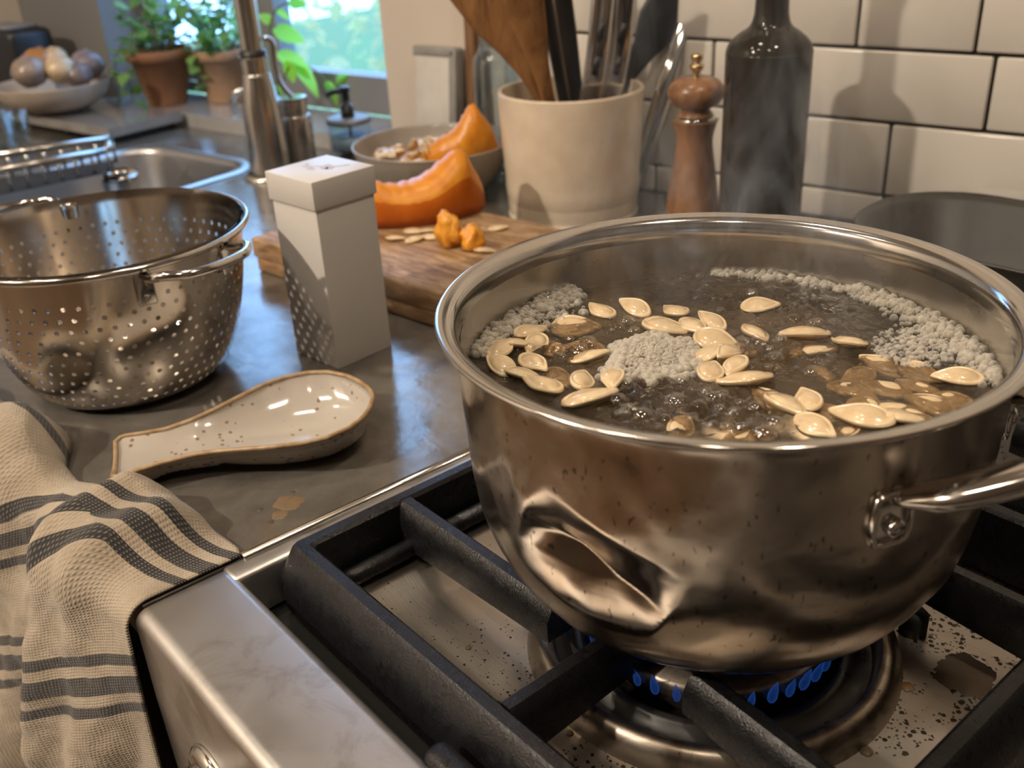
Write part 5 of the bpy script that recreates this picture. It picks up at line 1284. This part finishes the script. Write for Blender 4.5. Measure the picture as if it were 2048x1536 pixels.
ob('bowl_shell', me('bowl_shell', *lathe(cr([(0, .003), (obr*.38, 0), (obr*.46, .004), (obr*.72, obh*.25), (obr*.91, obh*.60), (obr, obh), (obr*.965, obh), (obr*.80, obh*.62), (obr*.5, obh*.25), (0, obh*.18)], 5), 56, cap=False)), M_cream, ob_)
ON = [(75, 130, 30, (.42, .17, .05), 'brown-skinned onion at the back left of the cream bowl'), (112, 118, 22, (.55, .38, .22), 'pale onion at the top back of the cream bowl'), (118, 140, 27, (.60, .43, .26), 'round pale onion at the front of the cream bowl'),
      (172, 133, 29, (.24, .19, .20), 'purple-grey onion at the right of the cream bowl'), (65, 145, 30, (.30, .22, .17), 'dull brown onion at the front left of the cream bowl'), (150, 150, 24, (.20, .15, .14), 'dark onion low between the pale and purple onions')]
for k, (x, y, r_, c_, lb) in enumerate(ON):
    d = ray(x, y); k_ = ((ob0.x-CAM[0])*d[0]+(ob0.y-CAM[1])*d[1])/(d[0]**2+d[1]**2); k_ *= (1.02 if k in (0, 1) else (.975 if k in (2, 4, 5) else 1.)); p = Vector(CAM+k_*d); rr = r_*(p-Vector(CAM)).length/FPX
    on = thing('onion', lb, 'onion', p-Vector((0, 0, rr*.8)), 0, 'onions in the cream bowl', (rnd.uniform(-.3, .3), rnd.uniform(-.3, .3), 0))
    ob('bulb', me('bulb', *lathe(cr([(rr*.12, 0), (rr*.6, rr*.12), (rr, rr*.75), (rr*.93, rr*1.2), (rr*.62, rr*1.58), (rr*.2, rr*1.72), (rr*.10, rr*1.80)], 5), 28)), mat('onion_skin', c_, .3, var=tuple(x_*.7 for x_ in c_), vscale=60), on)
    ob('root_end', me('root_end', *lathe([(rr*.05, -rr*.05), (rr*.16, 0), (0, rr*.02)], 12)), M_stem, on)
# dish rack
rk0, rk1 = ST(P(0, 345, .04)), ST(P(212, 300, .04))
rack = thing('dish_rack', 'steel dish rack standing between the sink and the stone shelf', 'dish rack', (0, 0, 0))
def rail(a, b_, r=.0045): return ob('rail', me('rail', *tube([a, b_], r, 10)), M_fsteel, rack)
A_, B_ = P(212, 300, .04), P(-60, 352, .04); A2_, B2_ = P(222, 276, .045), P(-60, 318, .045)
for a, b_ in ((A_, B_), (A2_, B2_), (A_, A2_)): rail(a, b_)
ob('tray_plate', me('tray_plate', [A_-Vector((0, 0, .030)), B_-Vector((0, 0, .030)), B2_-Vector((0, 0, .030)), A2_-Vector((0, 0, .030))], [(0, 1, 2, 3)], False), M_rubber, rack)
for f in np.linspace(.0, 1, 9):
    a, b_ = A_.lerp(B_, f), A2_.lerp(B2_, f); ob('wire', me('wire', *tube([Vector((a.x, a.y, .012)), a], .002, 8)), M_fsteel, rack); ob('wire', me('wire', *tube([Vector((b_.x, b_.y, .012)), b_], .002, 8)), M_fsteel, rack)
for f in (0.05, .95):
    a = A_.lerp(B_, f); b_ = A2_.lerp(B2_, f)
    for q in (a, b_): ob('foot', me('foot', *xf(lathe([(.004, 0), (.004, .014)], 10), loc=(q.x, q.y, 0))), M_rubber, rack)
def tumbler(label, px_, py_, zb_, wpx, ytop):
    g = P(px_, py_, zb_); h_ = HZ(px_, ytop, g)-zb_; r_ = r_at(wpx, g, zb_+h_)
    tb2 = thing('glass_tumbler', label, 'glass', (g.x, g.y, zb_), 0, 'tumblers in the dish rack')
    ob('glass_wall', me('glass_wall', *lathe([(0, .003), (r_*.8, 0), (r_*.84, .003), (r_, h_), (r_*.95, h_), (r_*.79, .006), (0, .007)], 32, cap=False)), M_clear, tb2)
tumbler('clear tumbler at the left edge of the dish rack', 8, 300, .0115, 62, 222); tumbler('clear tumbler standing right of the edge glass in the rack', 40, 285, .0115, 50, 218)
bxp = P(28, 212, zs_); bxh = HZ(28, 72, bxp)-zs_
bx = thing('black_appliance', 'black kitchen appliance in the corner behind the onion bowl', 'appliance', (bxp.x-.085, bxp.y+.045, zs_+.0004), WA)
ob('housing', me('housing', *rbox(.15, .08, bxh*1.05, .012, 3)), M_black, bx); ob('top_plate', me('top_plate', *xf(rbox(.10, .06, .004, .0015, 2), loc=(0, 0, bxh*1.05))), M_frame, bx)

# ------------------------------------------------------------------ garden outside the window
M_hedge = leaf_mat('garden_leaf', (.30, .30, .13), (.58, .50, .28)); M_grass = mat('lawn', (.10, .16, .05), .9)
struct(plane_obj('garden_ground', [W(-8, .3, -.9), W(6, .3, -.9), W(6, 12, -.9), W(-8, 12, -.9)], M_grass))
def shrub(label, c_, rad, hgt, n_, lsz, seed, m_=None):
    r_ = random.Random(seed); root = thing('garden_shrub', label, 'shrub', c_, 0, 'shrubs outside the window'); V, F = [], []
    tk = ob('trunk', me('trunk', *tube([(0, 0, 0), (.03, 0, hgt*.5), (0, .03, hgt*.8)], [.05, .035, .015], 8)), M_stem, root)
    for i in range(n_):
        a = r_.uniform(0, 2*PI); z = r_.uniform(.05, 1); d = rad*math.sqrt(r_.random())*math.sin(PI*(.12+.8*z))**.6; c0_ = Vector((d*math.cos(a), d*math.sin(a), z*hgt))
        R_ = Matrix.Rotation(r_.uniform(0, 6.28), 3, 'Z')@Matrix.Rotation(r_.uniform(-1, 1), 3, 'Y')@Matrix.Rotation(r_.uniform(-1, 1), 3, 'X'); s_ = lsz*r_.uniform(.6, 1.3); o_ = len(V)
        for q in ((0, 0, 0), (.5, -.3, .05), (1, 0, -.1), (.5, .3, .05)): V.append(c0_+R_@Vector(q)*s_)
        F.append((o_, o_+1, o_+2, o_+3))
    f_ = ob('foliage', me('foliage', V, F), m_ or M_hedge, root); f_['kind'] = 'stuff'
shrub('loose sunlit shrub outside the right window pane', W(-1.75, 1.9, -.9), .62, 2.1, 620, .085, 1)
shrub('dense shrub outside the window behind the faucet', W(-2.6, 2.2, -.9), .55, 1.6, 420, .085, 2)
shrub('pale shrub outside behind the potted plants', W(-3.4, 2.0, -.9), .5, 1.3, 300, .085, 4)
# ------------------------------------------------------------------ steam over the pot
m, t, b = nt('steam'); t.nodes.remove(b)
vs_ = N(t, 'ShaderNodeVolumeScatter'); vs_.inputs['Color'].default_value = (.96, .96, .97, 1); vs_.inputs['Anisotropy'].default_value = .2
tc = N(t, 'ShaderNodeTexCoord'); sx = N(t, 'ShaderNodeSeparateXYZ'); t.links.new(tc.outputs['Object'], sx.inputs[0])
sh = N(t, 'ShaderNodeMapping'); t.links.new(tc.outputs['Object'], sh.inputs[0]); sh.inputs['Scale'].default_value = (1.0, 1.0, .42)
f1 = noi(t, sh.outputs[0], 27, 4, .55, 2.2)
wsp = ramp(t, f1, [(.53, 0), (.66, 1)])
zf = ramp(t, math_(t, 'DIVIDE', sx.outputs[2], .21), [(0, .25), (.10, .85), (.34, .7), (.72, .12), (1, 0)])
# radial fade around a column that leans away over the far side
cx_ = math_(t, 'ADD', sx.outputs[0], math_(t, 'ADD', math_(t, 'MULTIPLY', sx.outputs[2], .30), .012)); cy_ = math_(t, 'SUBTRACT', sx.outputs[1], math_(t, 'ADD', math_(t, 'MULTIPLY', sx.outputs[2], .30), .030))
rad_ = math_(t, 'SQRT', math_(t, 'ADD', math_(t, 'MULTIPLY', cx_, cx_), math_(t, 'MULTIPLY', cy_, cy_)))
rf = ramp(t, math_(t, 'DIVIDE', rad_, .10), [(.25, 1), (1, 0)])
den = math_(t, 'MULTIPLY', math_(t, 'MULTIPLY', math_(t, 'ADD', math_(t, 'MULTIPLY', wsp, .985), .015), zf), rf)
t.links.new(math_(t, 'MULTIPLY', den, 24.), vs_.inputs['Density']); t.links.new(vs_.outputs[0], t.nodes['Material Output'].inputs['Volume'])
V, F = lathe([(.110, .0), (.112, .040), (.125, .07), (.135, .12), (.12, .21)], 36)
V = [(x-.30*max(z-.03, 0), y+.30*max(z-.03, 0), z) for x, y, z in V]
tag(ob('steam', me('steam', V, F), m, None, (0, 0, ZW+.009)), 'wisps of white steam rising from the far side of the pot', 'steam', None, 'stuff')
